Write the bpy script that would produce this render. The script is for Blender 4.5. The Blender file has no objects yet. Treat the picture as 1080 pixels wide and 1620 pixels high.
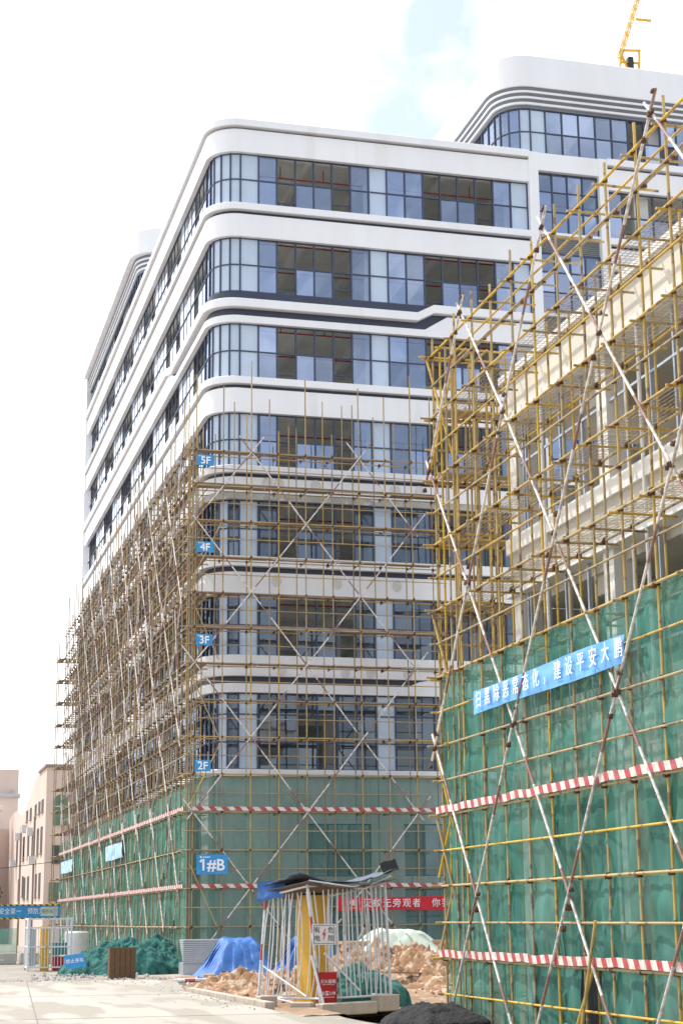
import bpy, math, random
from mathutils import Vector, Matrix, noise
random.seed(7)
R = math.radians
S = bpy.context.scene
COL = S.collection

# ------------------------------------------------------------------ camera
F_PX, PITCH, ROLL, YAW = 2693.24, R(13.384), R(-.59), R(14.957)
fw = Vector((math.sin(YAW)*math.cos(PITCH), math.cos(YAW)*math.cos(PITCH), math.sin(PITCH)))
r0 = Vector((math.cos(YAW), -math.sin(YAW), 0)); u0 = r0.cross(fw)
rt = r0*math.cos(ROLL)+u0*math.sin(ROLL); up = -r0*math.sin(ROLL)+u0*math.cos(ROLL)
cd = bpy.data.cameras.new('camera'); cam = bpy.data.objects.new('camera', cd); COL.objects.link(cam)
cd.sensor_fit = 'VERTICAL'; cd.sensor_height = 24; cd.lens = F_PX/1620*24
cd.clip_start = .1; cd.clip_end = 6000
m = Matrix((rt, up, -fw)).transposed().to_4x4(); m.translation = Vector((0, 0, 2)); cam.matrix_world = m
S.camera = cam
CAMP = Vector((0, 0, 2))

# ------------------------------------------------------------------ world, sun, exposure
SUN_EL, SUN_AZ = R(57), R(-42)          # azimuth from +Y towards +X: from the left and a little behind the buildings
w = bpy.data.worlds.new('World'); S.world = w; w.use_nodes = True
nt = w.node_tree; N = nt.nodes; L = nt.links; N.clear()
out = N.new('ShaderNodeOutputWorld'); bg = N.new('ShaderNodeBackground'); sky = N.new('ShaderNodeTexSky')
sky.sky_type = 'NISHITA'; sky.sun_disc = False; sky.sun_elevation = SUN_EL; sky.sun_rotation = SUN_AZ
sky.air_density = 1.2; sky.dust_density = 2.0; sky.ozone_density = 1.0
tc = N.new('ShaderNodeTexCoord'); mp = N.new('ShaderNodeMapping'); mp.inputs['Scale'].default_value = (1, 1, 1.7)
mp.inputs['Location'].default_value = (.35, .1, .22)
ns = N.new('ShaderNodeTexNoise'); ns.inputs['Scale'].default_value = 3.1; ns.inputs['Detail'].default_value = 7; ns.inputs['Roughness'].default_value = .52
rp = N.new('ShaderNodeValToRGB'); rp.color_ramp.elements[0].position = .30; rp.color_ramp.elements[1].position = .56; rp.color_ramp.elements[0].color = (.22, .22, .22, 1)
mx = N.new('ShaderNodeMixRGB'); mx.inputs[2].default_value = (9.6, 9.75, 10.0, 1)
L.new(tc.outputs['Generated'], mp.inputs[0]); L.new(mp.outputs[0], ns.inputs['Vector']); 
# more cloud towards +Y (over the buildings), clearer sky behind the camera, one thin opening high over the roofs
sx = N.new('ShaderNodeSeparateXYZ'); L.new(tc.outputs['Generated'], sx.inputs[0])
bi = N.new('ShaderNodeMath'); bi.operation = 'MULTIPLY_ADD'; bi.inputs[1].default_value = .24; L.new(sx.outputs[1], bi.inputs[0]); L.new(ns.outputs['Fac'], bi.inputs[2])
d0 = rt*(170/F_PX)+up*(760/F_PX)+fw; d0.normalize()
dt = N.new('ShaderNodeVectorMath'); dt.operation = 'DOT_PRODUCT'; dt.inputs[1].default_value = tuple(d0); L.new(tc.outputs['Generated'], dt.inputs[0])
gp = N.new('ShaderNodeMapRange'); gp.inputs[1].default_value = math.cos(R(6.5)); gp.inputs[2].default_value = math.cos(R(.3)); gp.inputs[3].default_value = 0; gp.inputs[4].default_value = .54; L.new(dt.outputs['Value'], gp.inputs[0])
sb = N.new('ShaderNodeMath'); sb.operation = 'SUBTRACT'; L.new(bi.outputs[0], sb.inputs[0]); L.new(gp.outputs[0], sb.inputs[1])
n2 = N.new('ShaderNodeTexNoise'); n2.inputs['Scale'].default_value = 17; n2.inputs['Detail'].default_value = 6; L.new(tc.outputs['Generated'], n2.inputs['Vector'])
s2 = N.new('ShaderNodeMath'); s2.operation = 'MULTIPLY_ADD'; s2.inputs[1].default_value = .7; L.new(n2.outputs['Fac'], s2.inputs[0]); L.new(sb.outputs[0], s2.inputs[2])
s3 = N.new('ShaderNodeMath'); s3.operation = 'SUBTRACT'; s3.inputs[1].default_value = .35; L.new(s2.outputs[0], s3.inputs[0]); L.new(s3.outputs[0], rp.inputs[0])
L.new(rp.outputs[0], mx.inputs[0]); L.new(sky.outputs[0], mx.inputs[1]); L.new(mx.outputs[0], bg.inputs[0])
bg.inputs[1].default_value = .12
L.new(bg.outputs[0], out.inputs[0])
sl = bpy.data.lights.new('sun', 'SUN'); sl.energy = 2.9; sl.angle = R(.6); sl.color = (1, .95, .87)
so = bpy.data.objects.new('sun', sl); COL.objects.link(so)
sd = Vector((math.sin(SUN_AZ)*math.cos(SUN_EL), math.cos(SUN_AZ)*math.cos(SUN_EL), math.sin(SUN_EL)))
so.rotation_euler = sd.to_track_quat('Z', 'Y').to_euler(); so.location = sd*60
S.view_settings.view_transform = 'Standard'; S.view_settings.look = 'None'
S.view_settings.exposure = .74; S.view_settings.gamma = 1
S.cycles.max_bounces = 12; S.cycles.diffuse_bounces = 7; S.cycles.transparent_max_bounces = 24; S.cycles.caustics_reflective = False; S.cycles.caustics_refractive = False
S.cycles.use_denoising = True

# ------------------------------------------------------------------ materials
def mat(name, col, rough=.7, var=.12, scale=3., col2=None, metal=0., spots=None, bump=0., bscale=40., coord='Object', stretch=(1, 1, 1), rnd=0.):
    M = bpy.data.materials.new(name); M.use_nodes = True
    n = M.node_tree.nodes; l = M.node_tree.links; b = n['Principled BSDF']
    b.inputs['Roughness'].default_value = rough; b.inputs['Metallic'].default_value = metal
    t = n.new('ShaderNodeTexCoord'); mpp = n.new('ShaderNodeMapping'); mpp.inputs['Scale'].default_value = stretch
    l.new(t.outputs[coord], mpp.inputs[0])
    q = n.new('ShaderNodeTexNoise'); q.inputs['Scale'].default_value = scale; q.inputs['Detail'].default_value = 6; q.inputs['Roughness'].default_value = .6
    l.new(mpp.outputs[0], q.inputs['Vector'])
    r = n.new('ShaderNodeValToRGB'); r.color_ramp.elements[0].position = .32; r.color_ramp.elements[1].position = .68
    c2 = col2 or tuple(max(0, c*(1-var)) for c in col)
    c1 = col if col2 else tuple(min(1, c*(1+var)) for c in col)
    r.color_ramp.elements[0].color = (*c2, 1); r.color_ramp.elements[1].color = (*c1, 1)
    l.new(q.outputs['Fac'], r.inputs[0]); last = r.outputs[0]
    if spots:
        sc, th, sp = spots
        q2 = n.new('ShaderNodeTexNoise'); q2.inputs['Scale'].default_value = sc; q2.inputs['Detail'].default_value = 4
        l.new(mpp.outputs[0], q2.inputs['Vector'])
        r2 = n.new('ShaderNodeValToRGB'); r2.color_ramp.elements[0].position = th; r2.color_ramp.elements[1].position = th+.06
        mm = n.new('ShaderNodeMixRGB'); mm.inputs[2].default_value = (*sp, 1)
        l.new(q2.outputs['Fac'], r2.inputs[0]); l.new(r2.outputs[0], mm.inputs[0]); l.new(last, mm.inputs[1]); last = mm.outputs[0]
    if rnd:
        oi = n.new('ShaderNodeObjectInfo'); rr = n.new('ShaderNodeMapRange'); rr.inputs[3].default_value = 1-rnd; rr.inputs[4].default_value = 1+rnd*.6
        hs = n.new('ShaderNodeHueSaturation'); l.new(oi.outputs['Random'], rr.inputs[0]); l.new(rr.outputs[0], hs.inputs['Value']); l.new(rr.outputs[0], hs.inputs['Saturation']); l.new(last, hs.inputs['Color']); last = hs.outputs[0]
    l.new(last, b.inputs['Base Color'])
    if bump:
        q3 = n.new('ShaderNodeTexNoise'); q3.inputs['Scale'].default_value = bscale; q3.inputs['Detail'].default_value = 5
        l.new(mpp.outputs[0], q3.inputs['Vector'])
        bm = n.new('ShaderNodeBump'); bm.inputs['Strength'].default_value = bump; bm.inputs['Distance'].default_value = .05
        l.new(q3.outputs['Fac'], bm.inputs['Height']); l.new(bm.outputs[0], b.inputs['Normal'])
    return M

def glass_mat(name, tint, refl, trans, opacity):
    """coated window glass: mirror-like coat over a tinted see-through pane"""
    M = bpy.data.materials.new(name); M.use_nodes = True
    n = M.node_tree.nodes; l = M.node_tree.links; n.clear()
    o = n.new('ShaderNodeOutputMaterial'); g = n.new('ShaderNodeBsdfGlossy'); t = n.new('ShaderNodeBsdfTransparent')
    d = n.new('ShaderNodeBsdfDiffuse'); d.inputs[0].default_value = (*tint, 1)
    g.inputs['Color'].default_value = (*refl, 1); g.inputs['Roughness'].default_value = .02; t.inputs[0].default_value = (*trans, 1)
    m0 = n.new('ShaderNodeMixShader'); m0.inputs[0].default_value = .12; l.new(t.outputs[0], m0.inputs[1]); l.new(d.outputs[0], m0.inputs[2])
    f = n.new('ShaderNodeFresnel'); f.inputs[0].default_value = 1.5
    a = n.new('ShaderNodeMath'); a.operation = 'MULTIPLY_ADD'; a.inputs[1].default_value = 1-opacity; a.use_clamp = True
    tu = n.new('ShaderNodeTexCoord'); su = n.new('ShaderNodeSeparateXYZ'); l.new(tu.outputs['UV'], su.inputs[0])   # each pane's own coating strength
    vr = n.new('ShaderNodeMapRange'); vr.inputs[3].default_value = opacity*.55; vr.inputs[4].default_value = opacity*1.45; l.new(su.outputs[0], vr.inputs[0]); l.new(vr.outputs[0], a.inputs[2])
    qn = n.new('ShaderNodeTexNoise'); qn.inputs['Scale'].default_value = .8; l.new(tu.outputs['Object'], qn.inputs['Vector'])
    bn_ = n.new('ShaderNodeBump'); bn_.inputs['Strength'].default_value = .12; bn_.inputs['Distance'].default_value = .03; l.new(qn.outputs['Fac'], bn_.inputs['Height']); l.new(bn_.outputs[0], g.inputs['Normal'])
    l.new(f.outputs[0], a.inputs[0])
    m1 = n.new('ShaderNodeMixShader'); l.new(a.outputs[0], m1.inputs[0]); l.new(m0.outputs[0], m1.inputs[1]); l.new(g.outputs[0], m1.inputs[2])
    l.new(m1.outputs[0], o.inputs[0]); return M

def net_mat(name, c1, c2, alpha_lo, alpha_hi, sc=1.2):
    M = bpy.data.materials.new(name); M.use_nodes = True
    n = M.node_tree.nodes; l = M.node_tree.links; n.clear()
    o = n.new('ShaderNodeOutputMaterial'); t = n.new('ShaderNodeBsdfTransparent')
    d = n.new('ShaderNodeBsdfDiffuse'); tr = n.new('ShaderNodeBsdfTranslucent')
    tcx = n.new('ShaderNodeTexCoord'); mp_ = n.new('ShaderNodeMapping'); mp_.inputs['Scale'].default_value = (1, 1, .35)
    l.new(tcx.outputs['Object'], mp_.inputs[0])
    q = n.new('ShaderNodeTexNoise'); q.inputs['Scale'].default_value = sc; q.inputs['Detail'].default_value = 7; q.inputs['Roughness'].default_value = .65
    l.new(mp_.outputs[0], q.inputs['Vector'])
    r = n.new('ShaderNodeValToRGB'); r.color_ramp.elements[0].position = .35; r.color_ramp.elements[1].position = .68
    r.color_ramp.elements[0].color = (*c1, 1); r.color_ramp.elements[1].color = (*c2, 1)
    l.new(q.outputs['Fac'], r.inputs[0]); l.new(r.outputs[0], d.inputs[0]); l.new(r.outputs[0], tr.inputs[0])
    m0 = n.new('ShaderNodeMixShader'); m0.inputs[0].default_value = .35; l.new(d.outputs[0], m0.inputs[1]); l.new(tr.outputs[0], m0.inputs[2])
    q2 = n.new('ShaderNodeTexNoise'); q2.inputs['Scale'].default_value = sc*2.2; q2.inputs['Detail'].default_value = 6; l.new(mp_.outputs[0], q2.inputs['Vector'])
    mr = n.new('ShaderNodeMapRange'); mr.inputs[1].default_value = .3; mr.inputs[2].default_value = .7; mr.inputs[3].default_value = alpha_lo; mr.inputs[4].default_value = alpha_hi
    l.new(q2.outputs['Fac'], mr.inputs[0])
    m1 = n.new('ShaderNodeMixShader'); l.new(mr.outputs[0], m1.inputs[0]); l.new(t.outputs[0], m1.inputs[1]); l.new(m0.outputs[0], m1.inputs[2])
    l.new(m1.outputs[0], o.inputs[0]); return M

def stripe_mat(name, ca, cb, period, duty=.5, slant=0., wear=.25, rough=.6, band=None):
    """two-colour painted stripes along the UV length of a tube or board, worn by noise"""
    M = bpy.data.materials.new(name); M.use_nodes = True
    n = M.node_tree.nodes; l = M.node_tree.links; b = n['Principled BSDF']; b.inputs['Roughness'].default_value = rough
    t = n.new('ShaderNodeTexCoord'); s = n.new('ShaderNodeSeparateXYZ'); l.new(t.outputs['UV'], s.inputs[0])
    a = n.new('ShaderNodeMath'); a.operation = 'MULTIPLY_ADD'; a.inputs[1].default_value = slant; l.new(s.outputs[0], a.inputs[0]); l.new(s.outputs[1], a.inputs[2])
    dv = n.new('ShaderNodeMath'); dv.operation = 'DIVIDE'; dv.inputs[1].default_value = period; l.new(a.outputs[0], dv.inputs[0])
    fr = n.new('ShaderNodeMath'); fr.operation = 'FRACT'; l.new(dv.outputs[0], fr.inputs[0])
    gt = n.new('ShaderNodeMath'); gt.operation = 'GREATER_THAN'; gt.inputs[1].default_value = duty; l.new(fr.outputs[0], gt.inputs[0])
    m_ = n.new('ShaderNodeMixRGB'); m_.inputs[1].default_value = (*ca, 1); m_.inputs[2].default_value = (*cb, 1); l.new(gt.outputs[0], m_.inputs[0])
    q = n.new('ShaderNodeTexNoise'); q.inputs['Scale'].default_value = 9; q.inputs['Detail'].default_value = 5; l.new(t.outputs['Object'], q.inputs['Vector'])
    r = n.new('ShaderNodeValToRGB'); r.color_ramp.elements[0].position = .45; r.color_ramp.elements[1].position = .62
    r.color_ramp.elements[1].color = (wear*2, wear*2, wear*2, 1); l.new(q.outputs['Fac'], r.inputs[0])
    m2 = n.new('ShaderNodeMixRGB'); m2.inputs[2].default_value = (.28, .22, .18, 1); l.new(r.outputs[0], m2.inputs[0]); l.new(m_.outputs[0], m2.inputs[1])
    l.new(m2.outputs[0], b.inputs['Base Color']); return M

WHITE = mat('white_panel', (.81, .82, .85), .45, .035, .9, spots=(1.3, .64, (.775, .775, .785)), stretch=(1, 1, .12))
WHITE_L = mat('white_render', (.74, .73, .70), .8, .08, 1.5, bump=.15)
CREAM = mat('cream_plaster', (.60, .57, .50), .9, .08, .8, bump=.2, spots=(2.2, .66, (.50, .46, .40)))
BEIGE = mat('beige_plaster', (.52, .49, .43), .9, .12, .9, bump=.2)
GREYP = mat('bare_cement', (.42, .41, .38), .95, .18, 2.5, bump=.3, spots=(3, .6, (.58, .57, .54)))
PATCH = mat('filler_patch', (.64, .63, .61), .95, .1, 5.)
DARKM = mat('dark_metal_panel', (.035, .042, .075), .4, .1, 1.)
FRAME = mat('dark_window_frame', (.045, .06, .11), .45, .1, 2.)
SLATE = mat('slate_groove', (.16, .18, .22), .5, .08, 1.)
GLASS = glass_mat('blue_coated_glass', (.30, .42, .62), (.62, .72, .98), (.82, .88, .96), .30)
GLASSS = glass_mat('side_reflecting_glass', (.40, .48, .60), (.88, .92, 1.0), (.70, .76, .86), .52)
GLASSW = mat('white_backed_glass', (.50, .60, .74), .06, .06, .8)
GLASS_D = glass_mat('shade_darkened_lower_glass', (.07, .10, .15), (.55, .63, .78), (.42, .46, .52), .12)  # darker copy of the glass: shade of the scaffolded rooms put into its colour
SLAB = mat('concrete_interior', (.78, .78, .74), .95, .10, .9)
COLW = mat('interior_column_plaster', (.80, .81, .80), .9, .04, 1.)
INWALL = mat('interior_wall', (.76, .76, .73), .95, .15, .6)
REDP = mat('red_sprinkler_pipe', (.42, .05, .04), .5, .1)
LOUV = mat('grey_louvre', (.28, .30, .32), .5, .1)
YEL = mat('yellow_steel_pole', (.56, .39, .10), .55, .2, 2.2, col2=(.40, .27, .08), spots=(4.2, .57, (.22, .13, .07)), bump=.1, rnd=.32)
YELT = mat('weathered_yellow_pole', (.50, .36, .13), .6, .2, 1.1, col2=(.30, .20, .10), spots=(3.5, .58, (.34, .26, .20)), rnd=.32)
BRN = mat('rusty_brown_pole', (.30, .20, .11), .7, .2, .9, col2=(.48, .38, .20), spots=(2.5, .58, (.46, .38, .35)), rnd=.32)
CPL = mat('rusty_coupler', (.10, .045, .025), .75, .3, 14., spots=(9, .66, (.30, .16, .07)))
PLANK = mat('weathered_plank', (.33, .25, .20), .9, .2, 2.5, col2=(.20, .14, .10), stretch=(1, 1, 3), rnd=.32)
WIRE = mat('bare_steel_mesh', (.33, .27, .20), .6, .3, 5.)
BRACE = stripe_mat('red_white_brace_paint', (.70, .66, .63), (.27, .12, .10), 2.6, .74, wear=.34)
TAPE = stripe_mat('red_white_board', (.66, .62, .58), (.42, .04, .045), .50, .5, slant=.9, wear=.2)
TAPE2 = stripe_mat('red_white_board_near', (.64, .60, .56), (.42, .035, .04), .42, .52, slant=.5, wear=.2)
NETN = net_mat('green_net_near', (.06, .25, .205), (.18, .42, .36), .44, .80, .9)
NETF = net_mat('green_net_front', (.09, .26, .22), (.17, .36, .31), .34, .58, .7)
NETL = net_mat('green_net_side', (.08, .28, .22), (.20, .42, .34), .55, .80, .7)
BLUE = mat('blue_sign_face', (.035, .27, .58), .6, .12, 5., spots=(9, .64, (.12, .32, .55)))
BLUEB = mat('blue_banner_cloth', (.14, .38, .74), .8, .06, 1.5, bump=.1, bscale=6)
WTXT = mat('white_lettering', (.86, .86, .86), .6, .02)
KTXT = mat('dark_lettering', (.05, .05, .07), .6, .02)
REDT = mat('red_mark', (.65, .05, .06), .6, .05)
REDB = mat('red_banner_cloth', (.55, .02, .03), .8, .1, 1.5)
FIRE = mat('red_cabinet_paint', (.42, .015, .02), .45, .12, 4., spots=(7, .66, (.25, .08, .06)))
TARP = mat('blue_tarpaulin', (.03, .13, .40), .55, .2, 1.5, bump=.4, bscale=5)
TARPG = mat('pale_green_tarpaulin', (.52, .58, .50), .7, .15, 2., bump=.3, bscale=5)
HEAPN = mat('crumpled_green_netting', (.03, .17, .14), .9, .3, 4.2, col2=(.006, .05, .05), bump=.9, bscale=8)
CAGEW = mat('white_cage_paint', (.62, .64, .68), .5, .12, 5., spots=(6, .66, (.36, .24, .20)))
CAGER = stripe_mat('red_white_post', (.62, .64, .68), (.42, .06, .05), 1.15, .68, wear=.2)
PILY = mat('yellow_pillar_paint', (.62, .36, .025), .5, .1, 1.5, spots=(4, .68, (.36, .25, .10)))
CONC = mat('pale_concrete', (.40, .375, .335), .95, .14, .35, col2=(.34, .315, .27), spots=(.9, .50, (.29, .265, .225)), bump=.3, bscale=9, stretch=(1, .22, 1))
GRND = mat('dusty_ground', (.34, .30, .26), 1., .2, .22, col2=(.24, .22, .20), spots=(1.1, .60, (.42, .36, .30)), bump=.6, bscale=5)
SOIL = mat('orange_clay_soil', (.34, .20, .11), 1., .25, 2.3, col2=(.19, .105, .06), spots=(4, .55, (.44, .35, .26)), bump=1., bscale=9)
ROCK = mat('pale_clay_stone', (.48, .34, .24), 1., .25, 1.3, col2=(.30, .15, .08), bump=.5, bscale=12)
BLACKS = mat('black_ash', (.022, .022, .024), 1., .4, 6., bump=1., bscale=14)
KERB = mat('concrete_kerb', (.46, .40, .33), .95, .15, 3., bump=.3)
TIMB = mat('stacked_timber', (.46, .28, .17), .9, .2, 2., stretch=(1, 4, 8))
BROWN = mat('brown_crate_board', (.17, .10, .05), .95, .25, 5., col2=(.10, .06, .03), stretch=(6, 6, 1), bump=.4)
STEELG = mat('grey_steel_sheet', (.42, .44, .46), .5, .1, 1.5, metal=.2)
ALU = mat('aluminium_mullion', (.44, .50, .60), .35, .08, 2., metal=.5)
PINK = mat('pink_render', (.60, .49, .43), .9, .06, .4, spots=(.5, .64, (.50, .38, .32)))
PINK2 = mat('pale_pink_render', (.60, .50, .45), .9, .06, .4)
WINDK = mat('dark_old_window', (.06, .075, .08), .3, .2, 2.)
WINGR = mat('old_green_window', (.10, .20, .15), .4, .2, 2.)
ACW = mat('air_conditioner_casing', (.62, .62, .62), .5, .08)
PIPE = mat('brown_downpipe', (.28, .20, .17), .7, .1)
CRANEY = mat('crane_yellow_paint', (.75, .45, .06), .5, .1)
BLACKR = mat('black_rubber_and_painted_dark', (.03, .03, .035), .7, .1)  # also paints the darkness of the opening and doorways in the cream building
LEAF = mat('leaf_green', (.05, .10, .03), .9, .35, 9.)
BARK = mat('bark_brown', (.16, .11, .07), .95, .2, 6.)
HAZ = stripe_mat('yellow_black_edge', (.70, .50, .05), (.03, .03, .03), .30, .5, slant=1., wear=.1)

# ------------------------------------------------------------------ mesh helpers
class MB:
    def __init__(s): s.v = []; s.f = []; s.uv = []
    def face(s, idx, uv=None): s.f.append(tuple(idx)); s.uv.append(uv or [(0, 0)]*len(idx))
    def quad(s, a, b, c, d, uv=None):
        i = len(s.v); s.v += [tuple(a), tuple(b), tuple(c), tuple(d)]; s.face((i, i+1, i+2, i+3), uv)
    def box(s, x0, x1, y0, y1, z0, z1, M=None, uvx=None):
        i = len(s.v); P = [(x, y, z) for z in (z0, z1) for y in (y0, y1) for x in (x0, x1)]
        if M is not None: P = [tuple(M @ Vector(p)) for p in P]
        s.v += P
        for q in ((0, 2, 3, 1), (4, 5, 7, 6), (0, 1, 5, 4), (2, 6, 7, 3), (0, 4, 6, 2), (1, 3, 7, 5)):
            s.face([i+k for k in q])
    def obox(s, a, b, w_, h, d0=0., d1=None, n=None):
        """bar from a to b; width w_ across, depth along n"""
        a = Vector(a); b = Vector(b); t = (b-a); ln = t.length; t = t/ln
        n = Vector(n) if n is not None else Vector((0, 0, 1)); sd_ = t.cross(n).normalized(); n = sd_.cross(t).normalized()
        i = len(s.v)
        for p in (a, b):
            for (u, v) in ((-1, -1), (1, -1), (1, 1), (-1, 1)): s.v.append(tuple(p+sd_*u*w_/2+n*v*h/2))
        s.face((i+3, i+2, i+1, i)); s.face((i+4, i+5, i+6, i+7))
        for k in range(4):
            k2 = (k+1) % 4; s.face((i+k, i+k2, i+4+k2, i+4+k), [(0, 0), (w_, 0), (w_, ln), (0, ln)])
    def board(s, a, b, h, th, n):
        """upright board from a to b (bottom edge), height h; UV: u up, v along"""
        a = Vector(a); b = Vector(b); n = Vector(n).normalized()*th; ln = (b-a).length; z = Vector((0, 0, h))
        i = len(s.v); s.v += [tuple(p) for p in (a, b, b+z, a+z, a+n, b+n, b+n+z, a+n+z)]
        uvs = {0: (0, 0), 1: (0, ln), 2: (h, ln), 3: (h, 0), 4: (0, 0), 5: (0, ln), 6: (h, ln), 7: (h, 0)}
        for q in ((0, 1, 2, 3), (5, 4, 7, 6), (3, 2, 6, 7), (1, 0, 4, 5), (1, 5, 6, 2), (4, 0, 3, 7)): s.face([i+k for k in q], [uvs[k] for k in q])
    def tube(s, a, b, r, n=7, r2=None, v0=None):
        a = Vector(a); b = Vector(b); t = b-a; ln = t.length
        if ln < 1e-6: return
        t /= ln; x = t.orthogonal().normalized(); y = t.cross(x); i = len(s.v); r2 = r if r2 is None else r2
        v0 = random.random()*3 if v0 is None else v0
        for p, rr in ((a, r), (b, r2)):
            for k in range(n):
                q = 2*math.pi*k/n; s.v.append(tuple(p+x*math.cos(q)*rr+y*math.sin(q)*rr))
        for k in range(n):
            k2 = (k+1) % n; s.face((i+k, i+k2, i+n+k2, i+n+k), [(k/n, v0), ((k+1)/n, v0), ((k+1)/n, v0+ln), (k/n, v0+ln)])
        s.face([i+k for k in range(n-1, -1, -1)]); s.face([i+n+k for k in range(n)])
    def poly(s, pts, r, n=6):
        for a, b in zip(pts, pts[1:]): s.tube(a, b, r, n)
    def disc(s, c, nrm, rad, th=.004, n=18, wob=.12, sq=1.):
        c = Vector(c); nrm = Vector(nrm).normalized(); x = Vector((0, 0, 1)); y = nrm.cross(x).normalized(); i = len(s.v)
        rr = [rad*(1+random.uniform(-wob, wob)) for k in range(n)]
        for o in (0, th):
            for k in range(n):
                q = 2*math.pi*k/n; s.v.append(tuple(c+nrm*o+x*math.cos(q)*rr[k]*sq+y*math.sin(q)*rr[k]))
        s.face([i+n+k for k in range(n)])
        for k in range(n): k2 = (k+1) % n; s.face((i+k, i+k2, i+n+k2, i+n+k))
    def sweep(s, prof, path, nrms, closed=True, zf=None, caps=True):
        """prof: [(outward offset, z)]; path: [(x, y)] with outward normals; zf(i) -> z shift"""
        m_ = len(prof); i = len(s.v)
        for j, ((x, y), (nx, ny)) in enumerate(zip(path, nrms)):
            for (o, z) in prof:
                dz = zf(j, z) if zf else 0
                s.v.append((x+nx*o, y+ny*o, z+dz))
        for j in range(len(path)-1):
            for k in range(m_ if closed else m_-1):
                k2 = (k+1) % m_; s.face((i+j*m_+k, i+j*m_+k2, i+(j+1)*m_+k2, i+(j+1)*m_+k))
        if caps and closed:
            s.face([i+k for k in range(m_-1, -1, -1)]); e = i+(len(path)-1)*m_; s.face([e+k for k in range(m_)])
    def build(s, name, mt, parent=None, stuff=False, smooth=False, label=None):
        me = bpy.data.meshes.new(name); loc = Vector((0, 0, 0)); p = parent
        while p is not None: loc = loc+Vector(p.location); p = p.parent
        me.from_pydata([(a[0]-loc.x, a[1]-loc.y, a[2]-loc.z) for a in s.v], [], s.f)
        ul = me.uv_layers.new(name='UVMap'); fl = []
        for u in s.uv:
            for q in u: fl += [q[0], q[1]]
        ul.data.foreach_set('uv', fl)
        me.materials.append(mt)
        if smooth:
            me.polygons.foreach_set('use_smooth', [True]*len(me.polygons))
        me.update()
        o = bpy.data.objects.new(name, me); COL.objects.link(o)
        if parent is not None: o.parent = parent
        if stuff: o['kind'] = 'stuff'
        if label: o['label'] = label
        return o

def tag(o, label=None, cat=None, group=None, kind=None):
    if label: o['label'] = label
    if cat: o['category'] = cat
    if group: o['group'] = group
    if kind: o['kind'] = kind
    return o
def thing(name, loc, label, cat, group=None):
    o = bpy.data.objects.new(name, None); o.empty_display_size = .2; o.location = loc; COL.objects.link(o)
    return tag(o, label, cat, group)
def struct(name, mb, mt, smooth=False, kind='structure'):
    o = mb.build(name, mt, smooth=smooth); o['kind'] = kind; return o
def many(name, items, mt, parent, key, limit=95):
    """items: [(mesh builder, reference point)] -> nearest as parts of their own, the rest as one"""
    items = sorted(items, key=lambda it: (Vector(it[1])-CAMP).length*key(it[1]))
    for mb, _ in items[:limit]: mb.build(name, mt, parent)
    rest = MB()
    for mb, _ in items[limit:]:
        i = len(rest.v); rest.v += mb.v
        for f, u in zip(mb.f, mb.uv): rest.f.append(tuple(k+i for k in f)); rest.uv.append(u)
    if rest.f: rest.build(name, mt, parent, stuff=True)
def one(fn, *a, **k):
    b = MB(); getattr(b, fn)(*a, **k); return b
def text(s, size, M, mt, parent, name='lettering', ext=.006, bold=0., sx=1., spacing=1.):
    c = bpy.data.curves.new('text', 'FONT'); c.body = s; c.size = size; c.extrude = ext; c.offset = bold; c.align_x = 'CENTER'; c.align_y = 'CENTER'
    c.space_character = spacing; c.resolution_u = 3
    o = bpy.data.objects.new('text', c); COL.objects.link(o); bpy.context.view_layer.update()
    dg = bpy.context.evaluated_depsgraph_get(); me = bpy.data.meshes.new_from_object(o.evaluated_get(dg))
    bpy.data.objects.remove(o); me.name = name
    loc = Vector((0, 0, 0)); p = parent
    while p is not None: loc = loc+Vector(p.location); p = p.parent
    me.transform(Matrix.Translation(-loc) @ M @ Matrix.Diagonal((sx, 1, 1, 1)))
    me.materials.clear(); me.materials.append(mt)
    q = bpy.data.objects.new(name, me); COL.objects.link(q); q.parent = parent; return q
def plane_M(c, right, upv):
    """matrix whose local x, y are the writing's right and up"""
    r_ = Vector(right).normalized(); u_ = Vector(upv); u_ = (u_-r_*u_.dot(r_)).normalized(); n_ = r_.cross(u_)
    M = Matrix((r_, u_, n_)).transposed().to_4x4(); M.translation = Vector(c); return M
def fbm(p, o=4): return noise.fractal(Vector(p), 1., 2., o)

# ------------------------------------------------------------------ ground
def hgt(x, y):
    h = .05*fbm((x*.15, y*.15, 0)) if y > 20 else 0
    if x > 9.6 and y < 45:     # dug-out strip at the foot of the scaffold on the right
        h -= .9*min(1, (x-9.6)/1.4)*min(1, max(0, (45-y)/6))
    return h
def axis(lo, hi, dlo, dhi, step):
    a = [lo]; x = dlo; 
    while x <= dhi: a.append(x); x += step
    a.append(hi); return a
xs = [-3000, -600, -150, -50]+[-20+i*.7 for i in range(80)]+[60, 120, 400, 3000]
ys = [-600, -100, -20, 0, 10, 20]+[24+i*.7 for i in range(90)]+[110, 150, 300, 900, 4500]
g = MB()
for y in ys:
    for x in xs: g.v.append((x, y, hgt(x, y) if (-20 < x < 36 and 20 < y < 88) else 0))
for j in range(len(ys)-1):
    for i in range(len(xs)-1):
        k = j*len(xs)+i; g.face((k, k+1, k+len(xs)+1, k+len(xs)))
struct('ground', g, GRND, smooth=True)
g = MB()   # pale concrete road in the foreground, in cast bays
g.v = [(-9, 6, 0), (8.1, 24, 0), (8.0, 38, 0), (7.9, 46, 0), (8.9, 53.2, 0), (8.3, 55.6, 0), (-30, 57.4, 0), (-40, 6, 0)]
g.v = [(x, y, .14) for x, y, z in g.v]+[(x, y, -.1) for x, y, z in g.v]
g.face(range(8)); [g.face((k, k+8, (k+1) % 8+8, (k+1) % 8)) for k in range(8)]
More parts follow.
